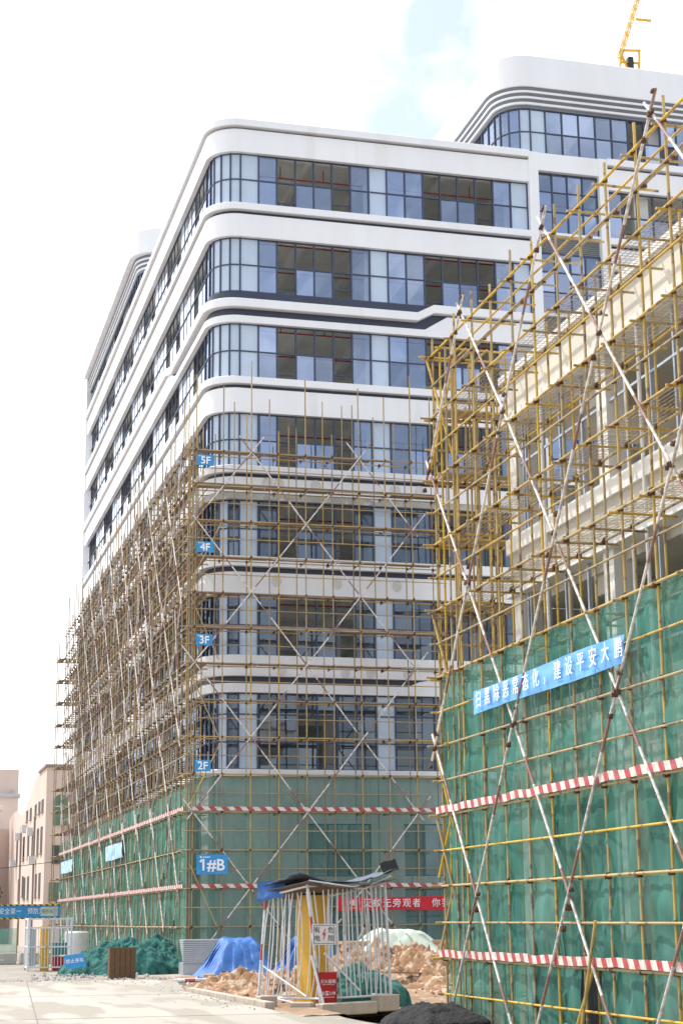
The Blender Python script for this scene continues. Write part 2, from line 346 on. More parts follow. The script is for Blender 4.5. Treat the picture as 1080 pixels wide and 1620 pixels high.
struct('road', g, CONC)
g = MB()
for a, b in (((-30, 45.2), (7.9, 44.6)), ((2.0, 20), (4.6, 56)), ((-30, 35), (7.9, 34.4)), ((-4, 20), (-2.4, 56))):
    g.obox((*a, .1455), (*b, .1455), .025, .003)
struct('road_joint', g, mat('joint_tar', (.20, .18, .16), .9))
g = MB(); nn = 60   # trodden clay over the site between the kerb and the buildings
for j in range(nn+1):
    for i in range(nn+1):
        u = -1+2*i/nn; v = -1+2*j/nn; ed = 1+.12*fbm((math.atan2(v, u)*2, 4, 4)); x = 14.3+u*6.4*ed*(1-.12*v); y = 49+v*13.2*ed; x = max(x, 8.45)
        g.v.append((x, y, hgt(x, y)+.02+.10*max(0, fbm((x*1.1, y*1.1, 7)))*(1-max(abs(u), abs(v))**4)+.03*fbm((x*5, y*5, 2))))
for j in range(nn):
    for i in range(nn): k = j*(nn+1)+i; g.face((k, k+1, k+nn+2, k+nn+1))
struct('clay_ground', g, mat('trodden_clay', (.33, .21, .13), 1., .2, 1.3, col2=(.22, .15, .10), spots=(2.4, .56, (.36, .31, .26)), bump=1., bscale=9), smooth=True)
g = MB()
for k in range(9):
    t0 = k/9; t1 = (k+.96)/9
    a = Vector((8.25, 37.5, 0)).lerp(Vector((8.05, 46.5, 0)), t0); b = Vector((8.25, 37.5, 0)).lerp(Vector((8.05, 46.5, 0)), t1)
    g.obox(a+Vector((.05, 0, .07)), b+Vector((.05, 0, .07)), .22, .30)
struct('kerb', g, KERB)

# ------------------------------------------------------------------ main office building
XL, YF, RAD, YE = 12.6, 68., 1.15, 114.6
main = thing('office_building', (XL, YF, 0), 'long white office block with rounded corner and ribbon windows, scaffolded up to its fifth storey', 'building')
def ring(y_end, x_end, off=0., xl=XL, yf=YF, rad=RAD, extra=()):
    """path from far left-rear corner to the front's right end, with outward normals"""
    P = [(xl, y_end)]; Nn = [(-1, 0)]
    for e in sorted([e for e in extra if e[0] == 'L'], key=lambda e: -e[1]): P.append((xl, e[1])); Nn.append((-1, 0))
    P.append((xl, yf+rad)); Nn.append((-1, 0))
    for k in range(1, 12):
        a = math.pi/2*k/12; P.append((xl+rad-rad*math.cos(a), yf+rad-rad*math.sin(a))); Nn.append((-math.cos(a), -math.sin(a)))
    P.append((xl+rad, yf)); Nn.append((0, -1))
    for e in sorted([e for e in extra if e[0] == 'F'], key=lambda e: e[1]): P.append((e[1], yf)); Nn.append((0, -1))
    P.append((x_end, yf)); Nn.append((0, -1)); return P, Nn
def band(z0, z1, name, mt, out_=.16, back=-.35, path=None, bev=.02, parent=main, smooth=False):
    P, Nn = path or ring(YE, 27.16)
    b = MB(); b.sweep([(back, z0), (out_, z0), (out_, z1-bev), (out_-bev, z1), (back, z1)], P, Nn); return b.build(name, mt, parent)
# window rows: (sill, head)
ROWS = [(7.84, 10.95), (12.47, 15.04), (16.60, 19.05), (20.50, 22.85), (24.40, 26.85), (28.32, 30.79), (32.33, 34.75)]
def std_band(top_sill, bot_head, lip=.31, gap=.18, mt=WHITE):
    """between the sill of one row and the head of the row below"""
    b0 = band(top_sill-lip, top_sill, 'sill_band', mt, .30)
    band(top_sill-lip-gap, top_sill-lip, 'shadow_gap', DARKM, .02, parent=b0)
    band(bot_head, top_sill-lip-gap, 'spandrel_band', mt, .20)
std_band(32.33, 30.79); std_band(24.40, 22.85); std_band(20.50, 19.33); std_band(16.60, 15.04, .41, .24)
band(19.05, 19.33, 'unfinished_band_edge', GREYP, .185)
b0 = band(35.95, 36.28, 'roof_coping', WHITE, .34); band(35.84, 35.95, 'shadow_gap', DARKM, .02, parent=b0); band(34.75, 35.84, 'spandrel_band', WHITE, .20)
# folded band between 6th and 7th windows, with a step up on both faces
EX = [('F', 21.66), ('F', 22.42), ('F', 22.0), ('F', 23.05), ('L', 79.3), ('L', 77.6), ('L', 78.6), ('L', 76.9)]
P, Nn = ring(YE, 27.16, extra=EX)
def stepf(lo_x, hi_x, lo_y, hi_y, amt):
    def f(j, z):
        x, y = P[j]
        t = 0
        if y <= YF+.01: t = (x-lo_x)/(hi_x-lo_x)
        elif x <= XL+.01: t = (y-lo_y)/(hi_y-lo_y)
        return amt*min(1, max(0, t))
    return f
fb = band(26.9, 28.32, 'recessed_dark_band', DARKM, .01)
b = MB(); b.sweep([(-.1, 27.52), (.30, 27.52), (.32, 27.54), (.32, 27.89), (.30, 27.91), (-.1, 27.91)], P, Nn, zf=stepf(21.66, 22.42, 77.9, 79.3, .41)); b.build('folded_lip', WHITE, fb)
f2 = stepf(22.0, 23.05, 76.9, 78.6, .66)
b = MB(); b.sweep([(-.1, 26.85), (.20, 26.85), (.20, 27.15), (.18, 27.17), (-.1, 27.17)], P, Nn, zf=lambda j, z: f2(j, z) if z > 27 else 0); b.build('folded_spandrel', WHITE, fb)
# folded band between 2nd and 3rd windows
EX = [('F', 20.9), ('F', 21.9), ('F', 20.6), ('F', 21.4), ('L', 79.3), ('L', 77.6), ('L', 78.6), ('L', 76.9)]
P, Nn = ring(YE, 27.16, extra=EX)
fb = band(10.97, 12.45, 'recessed_dark_band', DARKM, .01)
b = MB(); b.sweep([(-.1, 12.0), (.32, 12.0), (.32, 12.45), (.30, 12.47), (-.1, 12.47)], P, Nn); b.build('sill_band', WHITE, fb)
b = MB(); b.sweep([(-.1, 11.62), (.24, 11.62), (.24, 12.0), (-.1, 12.0)], P, Nn, zf=lambda j, z: 0); b.build('lower_lip', WHITE, fb)
f3 = stepf(20.9, 21.6, 77.6, 79.3, .31)
b = MB(); b.sweep([(-.1, 10.95), (.20, 10.95), (.20, 11.30), (.18, 11.32), (-.1, 11.32)], P, Nn, zf=lambda j, z: f3(j, z) if z > 11 else 0); b.build('folded_spandrel', WHITE, fb)
band(7.55, 7.84, 'sill_band', WHITE, .25)
# grey filler patches on the bands where the scaffold ties go through
pb = []
for z, xsx, rr in ((19.75, (14.9, 15.4, 17.0, 20.5, 21.6), .24), (15.6, (15.3, 17.9, 20.5), .22), (11.85, (15.5, 18.2, 19.3, 20.9), .2)):
    for x in xsx:
        d = MB(); d.disc((x, YF-(.245 if z < 12 else .204), z), (0, -1, 0), rr, wob=.06, sq=1.15); d.build('plaster_patch', PATCH, main)

# windows
def seg_pts(path_pts): return [Vector((x, y, 0)) for x, y in path_pts]
prn = random.Random(11)
def window(pts, z0, z1, openp=(), light=(), fd=.12, last=True, opened=(), nrm_side=1, rows=(.5,), glass=GLASS, extra_low=(), parent=main, name='window', fw_=.07, thick=(), doubles=()):
    """pts: pane boundaries in plan, left to right seen from outside. openp: (pane, row) without glass"""
    fr = MB(); gl = MB(); wl = MB(); zs = [z0]+[z0+(z1-z0)*r_ for r_ in rows]+[z1]
    n = len(pts)-1
    for i in range(n):
        a, b = Vector((*pts[i], 0)), Vector((*pts[i+1], 0)); t = (b-a).normalized(); nr = Vector((t.y, -t.x, 0))
        for zi, z in enumerate(zs):
            if zi in (0, len(zs)-1): wz = .09
            else: wz = .055
            fr.obox(a+Vector((0, 0, z)), b+Vector((0, 0, z)), .09, wz, n=(0, 0, 1))
        for r_ in range(len(zs)-1):
            if (i, r_) in openp:
                if r_ == 0:
                    zz = zs[0]+(zs[1]-zs[0])*(.22 if i % 2 == 0 else .35); fr.obox(a+Vector((0, 0, zz)), b+Vector((0, 0, zz)), .06, .035, n=(0, 0, 1))
                continue
            j = [random.uniform(-.004, .004) for k in range(4)]
            pa, pb_ = a+nr*.01, b+nr*.01
            (wl if i in light else gl).quad(pa+nr*j[0]+Vector((0, 0, zs[r_])), pb_+nr*j[1]+Vector((0, 0, zs[r_])), pb_+nr*j[2]+Vector((0, 0, zs[r_+1])), pa+nr*j[3]+Vector((0, 0, zs[r_+1])), [(prn.random(), prn.random())]*4)
    for i in range(n+1 if last else n):
        a = Vector((*pts[i], 0)); t = (Vector((*pts[min(i+1, n)], 0))-Vector((*pts[max(i-1, 0)], 0))).normalized()
        fr.obox(a+Vector((0, 0, z0)), a+Vector((0, 0, z1)), fw_ if i not in thick else fw_*2, fd, n=(t.y, -t.x, 0))
    o = fr.build(name, FRAME, parent)
    if gl.f: gl.build('glass', glass, o)
    if wl.f: wl.build('backed_glass', GLASSW, o)
    return o
OP4 = [(0, 1), (1, 1), (2, 1), (3, 1), (0, 0), (3, 0)]
XP = [13.72, 14.56, 15.38, 16.22, 17.05, 17.89, 18.73, 19.57, 20.41, 21.26, 22.11, 22.93, 23.76, 24.61, 25.46, 26.31, 27.14]
WY = YF+.05
arc = lambda k: (XL+RAD-(RAD-.05)*math.cos(k), YF+RAD-(RAD-.05)*math.sin(k))
for ri, (z0, z1) in enumerate(ROWS):
    gm = GLASS if ri >= 3 else GLASS_D
    rows = (.5,) if ri else (.36, .72)
    op = OP4 if ri else []
    if ri == 0: op = [(1, 1), (2, 0), (2, 1)]
    window([(XL+.05, YF+RAD+.9), (XL+.05, YF+RAD)]+[arc(math.pi/2*k/4) for k in (1, 2, 3)]+[(XL+RAD, WY), (XP[1], WY), (XP[2]-.0, WY)], z0, z1, rows=rows, glass=gm, name='corner_window', light=(2, 3, 4, 5) if ri >= 3 else (3, 5), last=False)
    window([(x, WY) for x in XP[2:7]], z0, z1, openp=op, rows=rows, glass=gm, last=False)
    window([(x, WY) for x in XP[6:11]], z0, z1, rows=rows, glass=gm, light=(1,), last=False)
    window([(x, WY) for x in XP[10:15]], z0, z1, openp=op, rows=rows, glass=gm, last=False)
    window([(x, WY) for x in XP[14:17]], z0, z1, rows=rows, glass=gm, light=(1,))
    # left facade: modules of eight panes, four of them still open; left to right as seen from outside = far to near
    y = YF+RAD+.9
    k = 0
    starts = [70.05, 77.0, 85.2, 93.4, 101.6, 109.8]
    edges = []
    for si, ys_ in enumerate(starts):
        ye = starts[si+1] if si+1 < len(starts) else YE-.1
        n = max(1, round((ye-ys_)/1.025)); st = (ye-ys_)/n
        pts = [(XL+.05, ye-st*q) for q in range(n+1)]
        # open panes: the four nearest to ys_ (the far-to-near list ends there)
        gs = GLASSS if ri >= 3 else gm
        o4 = [(n-4, 1), (n-3, 1), (n-2, 1), (n-1, 1), (n-4, 0), (n-1, 0)] if si else [(n-3, 1), (n-2, 1), (n-1, 1), (n-3, 0)]
        window(pts, z0, z1, openp=o4 if ri else [], rows=rows, glass=gs, thick=(0, n-4), name='side_window', fd=.05, light=(0,) if ri >= 3 else (), last=False, fw_=.05)
# ground floor wall behind the netting
b = MB()
for x0, x1 in ((XL+.3, 16.6), (19.3, 20.7), (23.4, 24.6), (26.6, 27.9)): b.box(x0, x1, YF+.02, YF+.35, 0, 7.55)
b.box(16.6, 26.6, YF+.05, YF+.33, 5.7, 7.55); b.box(16.6, 26.6, YF+.05, YF+.33, 3.1, 3.6); b.box(16.6, 26.6, YF+.05, YF+.33, 0, .9)
for y0, y1 in [(68.4, 70)]+[(74+k*8.2, 75.4+k*8.2) for k in range(5)]+[(113.4, 114.4)]: b.box(XL+.02, XL+.32, y0, y1, 0, 7.55)
b.box(XL+.05, XL+.3, 70, 113.4, 6.2, 7.55); b.box(XL+.05, XL+.3, 70, 113.4, 0, 1.1)
b.build('ground_floor_wall', mat('grey_stone_cladding', (.50, .50, .48), .8, .08, .6), main)
for x0, x1 in ((16.6, 19.3), (20.7, 23.4), (24.6, 26.6)):
    n = 3; pts = [(x0+(x1-x0)*k/n, YF+.2) for k in range(n+1)]
    window(pts, 3.6, 5.7, rows=(.5,), glass=GLASS_D, name='ground_floor_window'); window(pts, .9, 3.1, rows=(.5,), glass=GLASS_D, name='ground_floor_window')
# structure inside: slabs with downstand beams, columns, core, pipes
XR, YB = 46., 92.
tops = [0, 7.55, 12.2, 16.3, 20.2, 24.1, 27.9, 32.0]
for i, z in enumerate(tops):
    if i == 0: continue
    b = MB(); b.box(XL+.32, XR, YF+.32, YE-.4, z-.16, z+.02)
    b.build('floor_slab', SLAB, main)
    b = MB()
    for y in [YF+.5+8.2*k for k in range(6)]: b.box(XL+.4, XR-.2, y, y+.35, z-.62, z-.161)
    for x in (13.9, 20.0, 26.6, 33, 39.5): b.box(x-.16, x+.16, YF+.4, YE-.5, z-.58, z-.162)
    for x in (17.0, 23.3, 29.8): b.box(x-.2, x+.2, YF+.4, YE-.5, z-.50, z-.163)
    b.build('ceiling_beam', COLW, main)
b = MB(); b.box(XL+.32, XR, YF+.32, YE-.4, 35.3, 35.5); b.build('roof_slab', SLAB, main)
b = MB()
for x in (13.9, 20.0, 26.6, 33, 39.5): b.box(x-.16, x+.16, YF+.4, YE-.5, 34.85, 35.298)
for x in (17.0, 23.3): b.box(x-.12, x+.12, YF+.4, YE-.5, 34.95, 35.297)
b.build('ceiling_beam', SLAB, main)
for i in range(1, 8):
    z0 = tops[i]+.02; z1 = (tops[i+1]-.16) if i < 7 else 35.3
    for x in (14.1, 20.0, 26.75, 33, 39.5):
        for y in [YF+.75+8.2*k for k in range(2 if x > 15 else 6)]:
            b = MB(); b.box(x-.36, x+.36, y-.3, y+.4, z0, z1); b.build('interior_column', COLW, main)
b = MB(); b.box(24.5, 40, 86, 86.3, 0, 35.2); b.box(24.5, 24.8, 86.3, 108, 0, 35.2); b.box(13.2, 19.5, 110.5, 110.8, 0, 35.2)
b.build('core_wall', INWALL, main)
for i in range(2, 9):
    zc = ((tops[i]-.7) if i < 8 else 34.55)
    p = MB()
    for y in (YF+1.6, YF+4.8): p.tube((13.2, y, zc-.05), (33, y, zc-.05), .035, 6)
    for x in (15.9, 17.9, 22.4, 24.9): p.tube((x, YF+1.6, zc-.05), (x, YF+1.6, zc+.5), .025, 6)
    p.build('sprinkler_pipe', REDP, main)
# right part of the front: pilasters, stair windows, further ribbon
b = MB(); b.box(27.16, 27.62, YF-.26, YF+.3, 7.5, 36.25); b.build('pilaster', WHITE, main)
b = MB(); b.box(30.62, 31.06, YF-.26, YF+.3, 7.5, 36.25); b.build('pilaster', WHITE, main)
b = MB(); b.box(27.62, 30.62, YF-.22, YF+.3, 35.37, 36.24); b.build('stair_top_panel', WHITE, main)
def stair(z1):
    z0 = z1-2.95
    window([(27.62+k*.75, WY) for k in range(5)], z0, z1, rows=(.36, .69), name='stair_window')
    b = MB(); b.box(27.62, 30.62, YF-.12, YF+.3, z0-.12, z0); b.build('stair_sill', WHITE, main)
    b = MB(); b.box(27.62, 30.62, YF+.1, YF+.14, z0-.98, z0-.12)
    for k in range(9): b.obox((27.64, YF+.06, z0-.17-k*.095), (30.6, YF+.06, z0-.17-k*.095), .07, .03, n=(0, .5, 1))
    b.build('louvre', LOUV, main)
for k in range(7): stair(35.35-k*3.93)
XR2 = [31.06, 31.85, 32.6, 33.4, 34.2, 35.0, 35.85, 36.7, 37.55, 38.4, 39.3]
for ri, (z0, z1) in enumerate(ROWS):
    if ri < 3: continue
    window([(x, WY) for x in XR2[:6]], z0, z1, openp=[(1, 1), (2, 1), (3, 1), (4, 1), (1, 0), (4, 0)], name='window', last=False)
    window([(x, WY) for x in XR2[5:]], z0, z1, name='window')
    zb = ROWS[ri-1][1]
    b = MB(); b.box(31.06, 44, YF-.30, YF+.3, z0-.31, z0); b.build('sill_band', WHITE, main)
    b = MB(); b.box(31.06, 44, YF-.02, YF+.3, z0-.49, z0-.31); b.build('shadow_gap', DARKM, main)
    b = MB(); b.box(31.06, 44, YF-.20, YF+.3, zb, z0-.49); b.build('spandrel_band', WHITE, main)
b = MB(); b.box(31.06, 44, YF-.33, YF+.3, 35.95, 36.27); b.build('roof_coping', WHITE, main)
b = MB(); b.box(31.06, 44, YF-.02, YF+.3, 35.80, 35.95); b.build('shadow_gap', DARKM, main)
b = MB(); b.box(31.06, 44, YF-.20, YF+.3, 34.75, 35.80); b.build('spandrel_band', WHITE, main)
# roof deck between the bands and the two raised top storeys
b = MB(); b.box(XL+.3, XR, YF+.3, YE-.4, 35.9, 36.05); b.build('roof', GREYP, main)
b = MB(); b.box(XL, XR, YE-.3, YE-.02, 0, 36); b.build('rear_wall', WHITE_L, main)
def penthouse(xl, yf, ye, xe, dz=0., st=.09, ov=.46, pt=0.):
    rad = 1.25
    kw = dict(xl=xl, yf=yf, rad=rad)
    Pq, Nq = ring(ye, xe, **kw)
    b = MB(); prof = None
    b.sweep([(-.4, 39.42+dz), (ov, 39.42+dz), (ov+.02, 39.46+dz), (ov+.02, 40.98+dz+pt), (ov-.02, 41.02+dz+pt), (-.4, 41.02+dz+pt)], Pq, Nq); b.build('parapet', WHITE, main)
    for k in range(3):
        b = MB(); z = 38.66+dz+k*.25; b.sweep([(-.3, z), (.20*st/.09+st*k, z), (.20*st/.09+st*k, z+.11), (-.3, z+.11)], Pq, Nq); b.build('cornice_fin', WHITE, main)
        z2 = z+.25 if k < 2 else 39.42+dz
        b = MB(); b.sweep([(-.3, z+.11), (.18*st/.09+st*k, z+.11), (.25*st/.09+st*k, z2-.012), (-.3, z2-.012)], Pq, Nq); b.build('cornice_groove', SLATE, main)
    b = MB(); b.sweep([(-.3, 38.5+dz), (.10, 38.5+dz), (.10, 38.66+dz), (-.3, 38.66+dz)], Pq, Nq); b.build('window_head', SLATE, main)
    ar = lambda k: (xl+rad-rad*math.cos(k), yf+rad-rad*math.sin(k))
    window([(xl, yf+rad+1.7), (xl, yf+rad+.85), (xl, yf+rad)]+[ar(math.pi/2*k/4) for k in (1, 2, 3)]+[(xl+rad, yf), (xl+rad+.75, yf)], 36.2, 38.5+dz, name='corner_window', light=(5, 6), last=False)
    x = xl+rad+.75; k = 0
    while x < xe-.5:
        n = 5 if k % 2 == 0 else 4; pts = [(x+.83*q, yf) for q in range(n+1) if x+.83*q <= xe+.01]
        if len(pts) > 1: window(pts, 36.2, 38.5+dz, openp=() if k % 2 == 0 else [(0, 1), (1, 1), (0, 0), (2, 0)], name='top_window', last=False)
        x = pts[-1][0]; k += 1
        if len(pts) < 2: break
    y = ye; k = 0
    while y > yf+rad+1.7+1:
        n = 8; y2 = max(yf+rad+1.7, y-8.2); st = (y-y2)/n
        window([(xl, y-st*q) for q in range(n+1)], 36.2, 38.5+dz, openp=[(4, 1), (5, 1), (6, 1), (7, 1), (4, 0), (7, 0)], name='top_window', glass=GLASSS, thick=(4, 0), fd=.04, last=False, fw_=.05); y = y2
    b = MB(); b.box(xl+.3, xe, yf+.3, ye-.2, 38.9+dz, 39.1+dz); b.build('roof', SLAB, main)
    b = MB(); b.box(xl+3.5, xe, yf+6, yf+6.3, 36.05, 38.85+dz)
    for q in range(4): b.box(xl+1.5+q*6, xl+2.1+q*6, yf+.6, yf+1.2, 36.05, 38.85+dz)
    b.build('interior_wall', COLW, main)
penthouse(26.15, YF+.02, 100., 44.)
penthouse(XL+.05, 90.6, YE, 25.8, -.6, .06, .58, -.15)
b = MB(); b.box(XL-.31, XL+.3, YE+.01, YE+.3, 7.5, 40.1); b.build('end_fin', WHITE, main)

# ------------------------------------------------------------------ scaffold kit
class Scaf:
    def __init__(s): s.up = []; s.led = []; s.tra = []; s.cp = []; s.br = []; s.pl = []; s.wm = []; s.brn = []; s.rail = []
    def upright(s, x, y, z0, z1, r=.026, lean=.02):
        dx, dy = random.uniform(-lean, lean), random.uniform(-lean, lean)
        s.up.append((one('tube', (x, y, z0), (x+dx, y+dy, z1), r, 8), (x, y, (z0+z1)/2)))
    def bar(s, a, b, r=.025, lst=None):
        (s.led if lst is None else lst).append((one('tube', a, b, r, 8), ((a[0]+b[0])/2, (a[1]+b[1])/2, (a[2]+b[2])/2)))
    def coupler(s, x, y, z, k=1.):
        k *= random.uniform(.6, .95)
        b = MB(); M = Matrix.Translation((x, y, z)) @ Matrix.Rotation(random.uniform(-.4, .4), 4, 'Z') @ Matrix.Rotation(random.uniform(-.3, .3), 4, 'X')
        b.box(-.045*k, .045*k, -.05*k, .05*k, -.05*k, .05*k, M); b.box(-.02*k, .02*k, -.09*k, .07*k, -.02*k, .06*k, M)
        b.box(-.07*k, .06*k, -.03*k, .03*k, -.06*k, .0, M)
        s.cp.append((b, (x, y, z)))
vis = lambda p: 1.

def mesh_deck(mb, a, b, wvec, nlong=7, step=.11, r=.006):
    """open steel mesh deck between a and b, width vector wvec"""
    a = Vector(a); b = Vector(b); wv = Vector(wvec)
    for k in range(nlong+1): mb.tube(a+wv*(k/nlong), b+wv*(k/nlong), r, 4)
    n = int((b-a).length/step)
    for k in range(n+1):
        p = a.lerp(b, k/n); 
        if k % 9 != 4: mb.tube(p, p+wv, r*.8, 4)

# ---- main scaffold (front run and left run)
ZL = [.25, 1.68, 3.12, 4.57, 6.03, 7.49, 8.95, 10.41, 11.87, 13.30, 14.72, 16.20, 17.68, 19.13, 20.61]
SXL, SYF, DX = 11.35, 66.2, 1.142
sc = Scaf()
msc = thing('tube_scaffold', (SXL, SYF, 0), 'tall rust-and-yellow tube scaffold wrapped round the corner of the white office block', 'scaffold')
nfx = 10; ny = 42
fx = [SXL+.24+DX*k for k in range(nfx)]   # front outer poles
for k, x in enumerate(fx):
    sc.upright(x, SYF, 0, random.choice([21.6, 22.4, 23.4, 24.6]) if k % 2 else random.uniform(23.6, 25.2), .027)
    sc.upright(x+random.uniform(-.25, .05), SYF+.85, 0, random.uniform(21.4, 24), .024)
    if k % 2: sc.upright(x+.5, SYF+.3, 17, random.uniform(21.8, 23.), .022)
ly = [SYF+.3+DX*k for k in range(1, ny+1)]
for k, y in enumerate(ly):
    sc.upright(SXL, y, 0, 20.6+random.uniform(.3, 3.2), .026)
    sc.upright(SXL+.8, y+random.uniform(-.1, .1), 0, 20.6+random.uniform(.2, 1.5), .025)
for q in range(12): sc.upright(SXL+random.uniform(-.1, .9), random.choice(ly)+random.uniform(.2, .8), random.choice(ZL[6:11])-.4, 20.5+random.uniform(.5, 3.5), .022, .25)
for dx in (-.06, .06): sc.upright(SXL+.1+dx, SYF+.05, 0, 21.2, .03)
YEs = ly[-1]; XEf = fx[-1]
for j, z in enumerate(ZL):
    def wob(): return random.uniform(-.025, .025)
    sc.bar((SXL-.35, SYF-.05, z), (XEf+.3, SYF-.05, z+wob()), .025)
    sc.bar((SXL, SYF+.85, z), (XEf+.3, SYF+.85, z+wob()), .024)
    sc.bar((SXL-.05, SYF-.35, z), (SXL-.05, YEs+.5, z+wob()), .025)
    sc.bar((SXL+.8, SYF+.1, z), (SXL+.8, YEs+.5, z+wob()), .024)
    if j < 14:
        zz = z+.73; sc.bar((SXL-.2, SYF-.05, zz), (XEf+.3, SYF-.05, zz+wob()), .020, sc.rail)
        if j > 4: sc.bar((SXL-.05, SYF-.2, zz), (SXL-.05, YEs+.3, zz+wob()), .020, sc.rail)
    for x in fx:
        sc.bar((x+.03, SYF-.15, z-.05), (x+.03, SYF+1.1, z-.05), .022, sc.tra); sc.coupler(x, SYF-.04, z)
        if j > 1: sc.coupler(x, SYF+.85, z)
    for y in ly:
        sc.bar((SXL-.25, y+.03, z-.05), (SXL+1.05, y+.03, z-.05), .022, sc.tra); sc.coupler(SXL-.03, y, z, 1.1)
        if random.random() < .2: sc.coupler(SXL+.8, y, z+random.choice((0, .7)), 1.1)
    if j >= 5 and j % 1 == 0:
        for q in range(3):
            o = .12+q*.24
            if q < 2:
                xa = SXL+.2
                while xa < XEf-.3:
                    xb_ = min(xa+random.uniform(2.2, 4.), XEf+.2); b = MB(); b.box(xa, xb_-.05, SYF+o, SYF+o+.16, z+random.uniform(0, .02), z+.045); xa = xb_
                    if random.random() < .8: sc.pl.append((b, (16, SYF, z)))
            n = 9
            for s_ in range(n):
                if random.random() < (.45 if j > 6 else .75): continue
                b = MB(); y0 = SYF+.6+(YEs-SYF-.6)*s_/n; y1 = SYF+.6+(YEs-SYF-.6)*(s_+.97)/n
                b.box(SXL+o, SXL+o+.19, y0, y1, z, z+.04); sc.pl.append((b, (SXL, (y0+y1)/2, z)))
        if j in (13, 9):
            b = MB(); b.board((SXL+.1, SYF+.02, z+.03), (XEf+.2, SYF+.02, z+.03), .10, .02, (0, 1, 0)); sc.pl.append((b, (16, SYF, z)))
# diagonal braces: lattice of 2 bays x 2 lifts, cross nodes at the known poles
def lattice(points_of, nb, nl, start, par, lst, r=.027, seglen=4, off=0.):
    pass
def brace_run(P0, d, nbays, nrm, z_nodes, phase, lst, r=.028, over=.35, dbay=1.142, skip=None):
    """zig-zag crossing braces; every full diagonal spans as far as the lattice allows"""
    d = Vector(d); nrm = Vector(nrm)
    nz = len(z_nodes)-1; nx = int(nbays//2)
    for sgn in (1, -1):
        for i0 in range(-nz, nx+nz+1):
            pts = []
            for j in range(nz+1):
                i = i0+sgn*j
                if 0 <= i <= nx and (i+j+phase) % 2 == 0: pts.append((i, j))
            # consecutive nodes on the diagonal
            line = [(i0+sgn*j, j) for j in range(nz+1) if 0 <= i0+sgn*j <= nx]
            if len(line) < 2 or (line[0][0]+line[0][1]+phase) % 2: continue
            k = 0
            while k < len(line)-1:
                e = min(k+2, len(line)-1)
                a = Vector(P0)+d*(line[k][0]*2*dbay)+Vector((0, 0, z_nodes[line[k][1]])); b_ = Vector(P0)+d*(line[e][0]*2*dbay)+Vector((0, 0, z_nodes[line[e][1]]))
                t = (b_-a).normalized(); o = nrm*(.05+.03*(sgn > 0)+.05*((k//2) % 2))
                a2 = a-t*over+o; b2 = b_+t*(over+.5)+o
                lst.append((one('tube', a2, b2, r, 8), (a+b_)/2)); k = e
ZB = [.25, 3.12, 6.03, 8.95, 11.87, 14.72, 17.68, 20.61]
brace_run((fx[0]+DX*0, SYF, 0), (1, 0, 0), 9, (0, -1, 0), ZB, 0, sc.br, .027)
brace_run((SXL, ly[0], 0), (0, 1, 0), 41, (-1, 0, 0), ZB, 1, sc.br, .027)
# steep raking tubes along the left run
for q in range(12):
    y = ly[0]+3.6*q+random.uniform(-.3, .3); z = random.choice([0, 3, 6, 9, 12]); 
    sc.br.append((one('tube', (SXL-.12, y, z), (SXL-.12, y+random.choice((-1, 1))*random.uniform(1.2, 2.4), z+6.2), .027, 7), (SXL, y, z+3)))
# corner diagonals in yellow
for z in (1.7, 6.1, 9., 12., 15.):
    s_ = random.choice((-1, 1)); sc.brn.append((one('tube', (SXL+.1, SYF-.1, z+.2), (SXL+1.3, SYF-.1, z+2.6), .026, 7) if s_ > 0 else one('tube', (SXL+1.2, SYF-.1, z), (SXL+.1, SYF-.1, z+2.4), .026, 7), (12, SYF, z)))
isleft = lambda p: 1.25 if p[1] > SYF+1.5 else 1.
def split(lst): return [i for i in lst if i[1][1] < SYF+1.6], [i for i in lst if i[1][1] >= SYF+1.6]
a, b_ = split(sc.up); many('upright', a, YELT, msc, vis, 40); many('upright', b_, BRN, msc, vis, 58)
a, b_ = split(sc.led); many('ledger', a, YELT, msc, vis, 40); many('ledger', b_, BRN, msc, vis, 40)
a, b_ = split(sc.rail); many('guard_rail', a, YELT, msc, vis, 40); many('guard_rail', b_, BRN, msc, vis, 40)
many('transom', sc.tra, BRN, msc, vis, 95); many('coupler', sc.cp, CPL, msc, vis, 95)
many('brace', sc.br, BRACE, msc, vis, 95); many('corner_brace', sc.brn, YEL, msc, vis, 95)
many('plank', sc.pl, PLANK, msc, vis, 95)

# ---- far end return of the left run, round the rear corner
sc = Scaf()
fsc = thing('end_scaffold', (SXL-.4, YEs+.6, 0), 'open tube scaffold tower with stepped decks past the far left corner of the white block', 'scaffold')
for k in range(5):
    for r_ in range(2): sc.upright(SXL-.35+.72*k*.8, YEs+1.0+r_*1.3, 0, 18.9+random.uniform(.2, 2.2), .03)
for j, z in enumerate(ZL[:-1]):
    for r_ in range(2): sc.bar((SXL-.5, YEs+1.0+r_*1.3, z), (SXL+2.9, YEs+1.0+r_*1.3, z), .03)
    sc.bar((SXL-.35, YEs-1, z), (SXL-.35, YEs+2.5, z), .028); sc.bar((SXL+.4, YEs-1, z), (SXL+.4, YEs+2.5, z), .028)
    b = MB()
    for q in range(5): b.box(SXL-.35+q*.5, SXL+.05+q*.5, YEs+.9, YEs+2.4, z+.03, z+.07)
    sc.pl.append((b, (SXL, YEs, z)))
many('upright', sc.up, YELT, fsc, vis); many('ledger', sc.led, YELT, fsc, vis); many('plank', sc.pl, PLANK, fsc, vis)

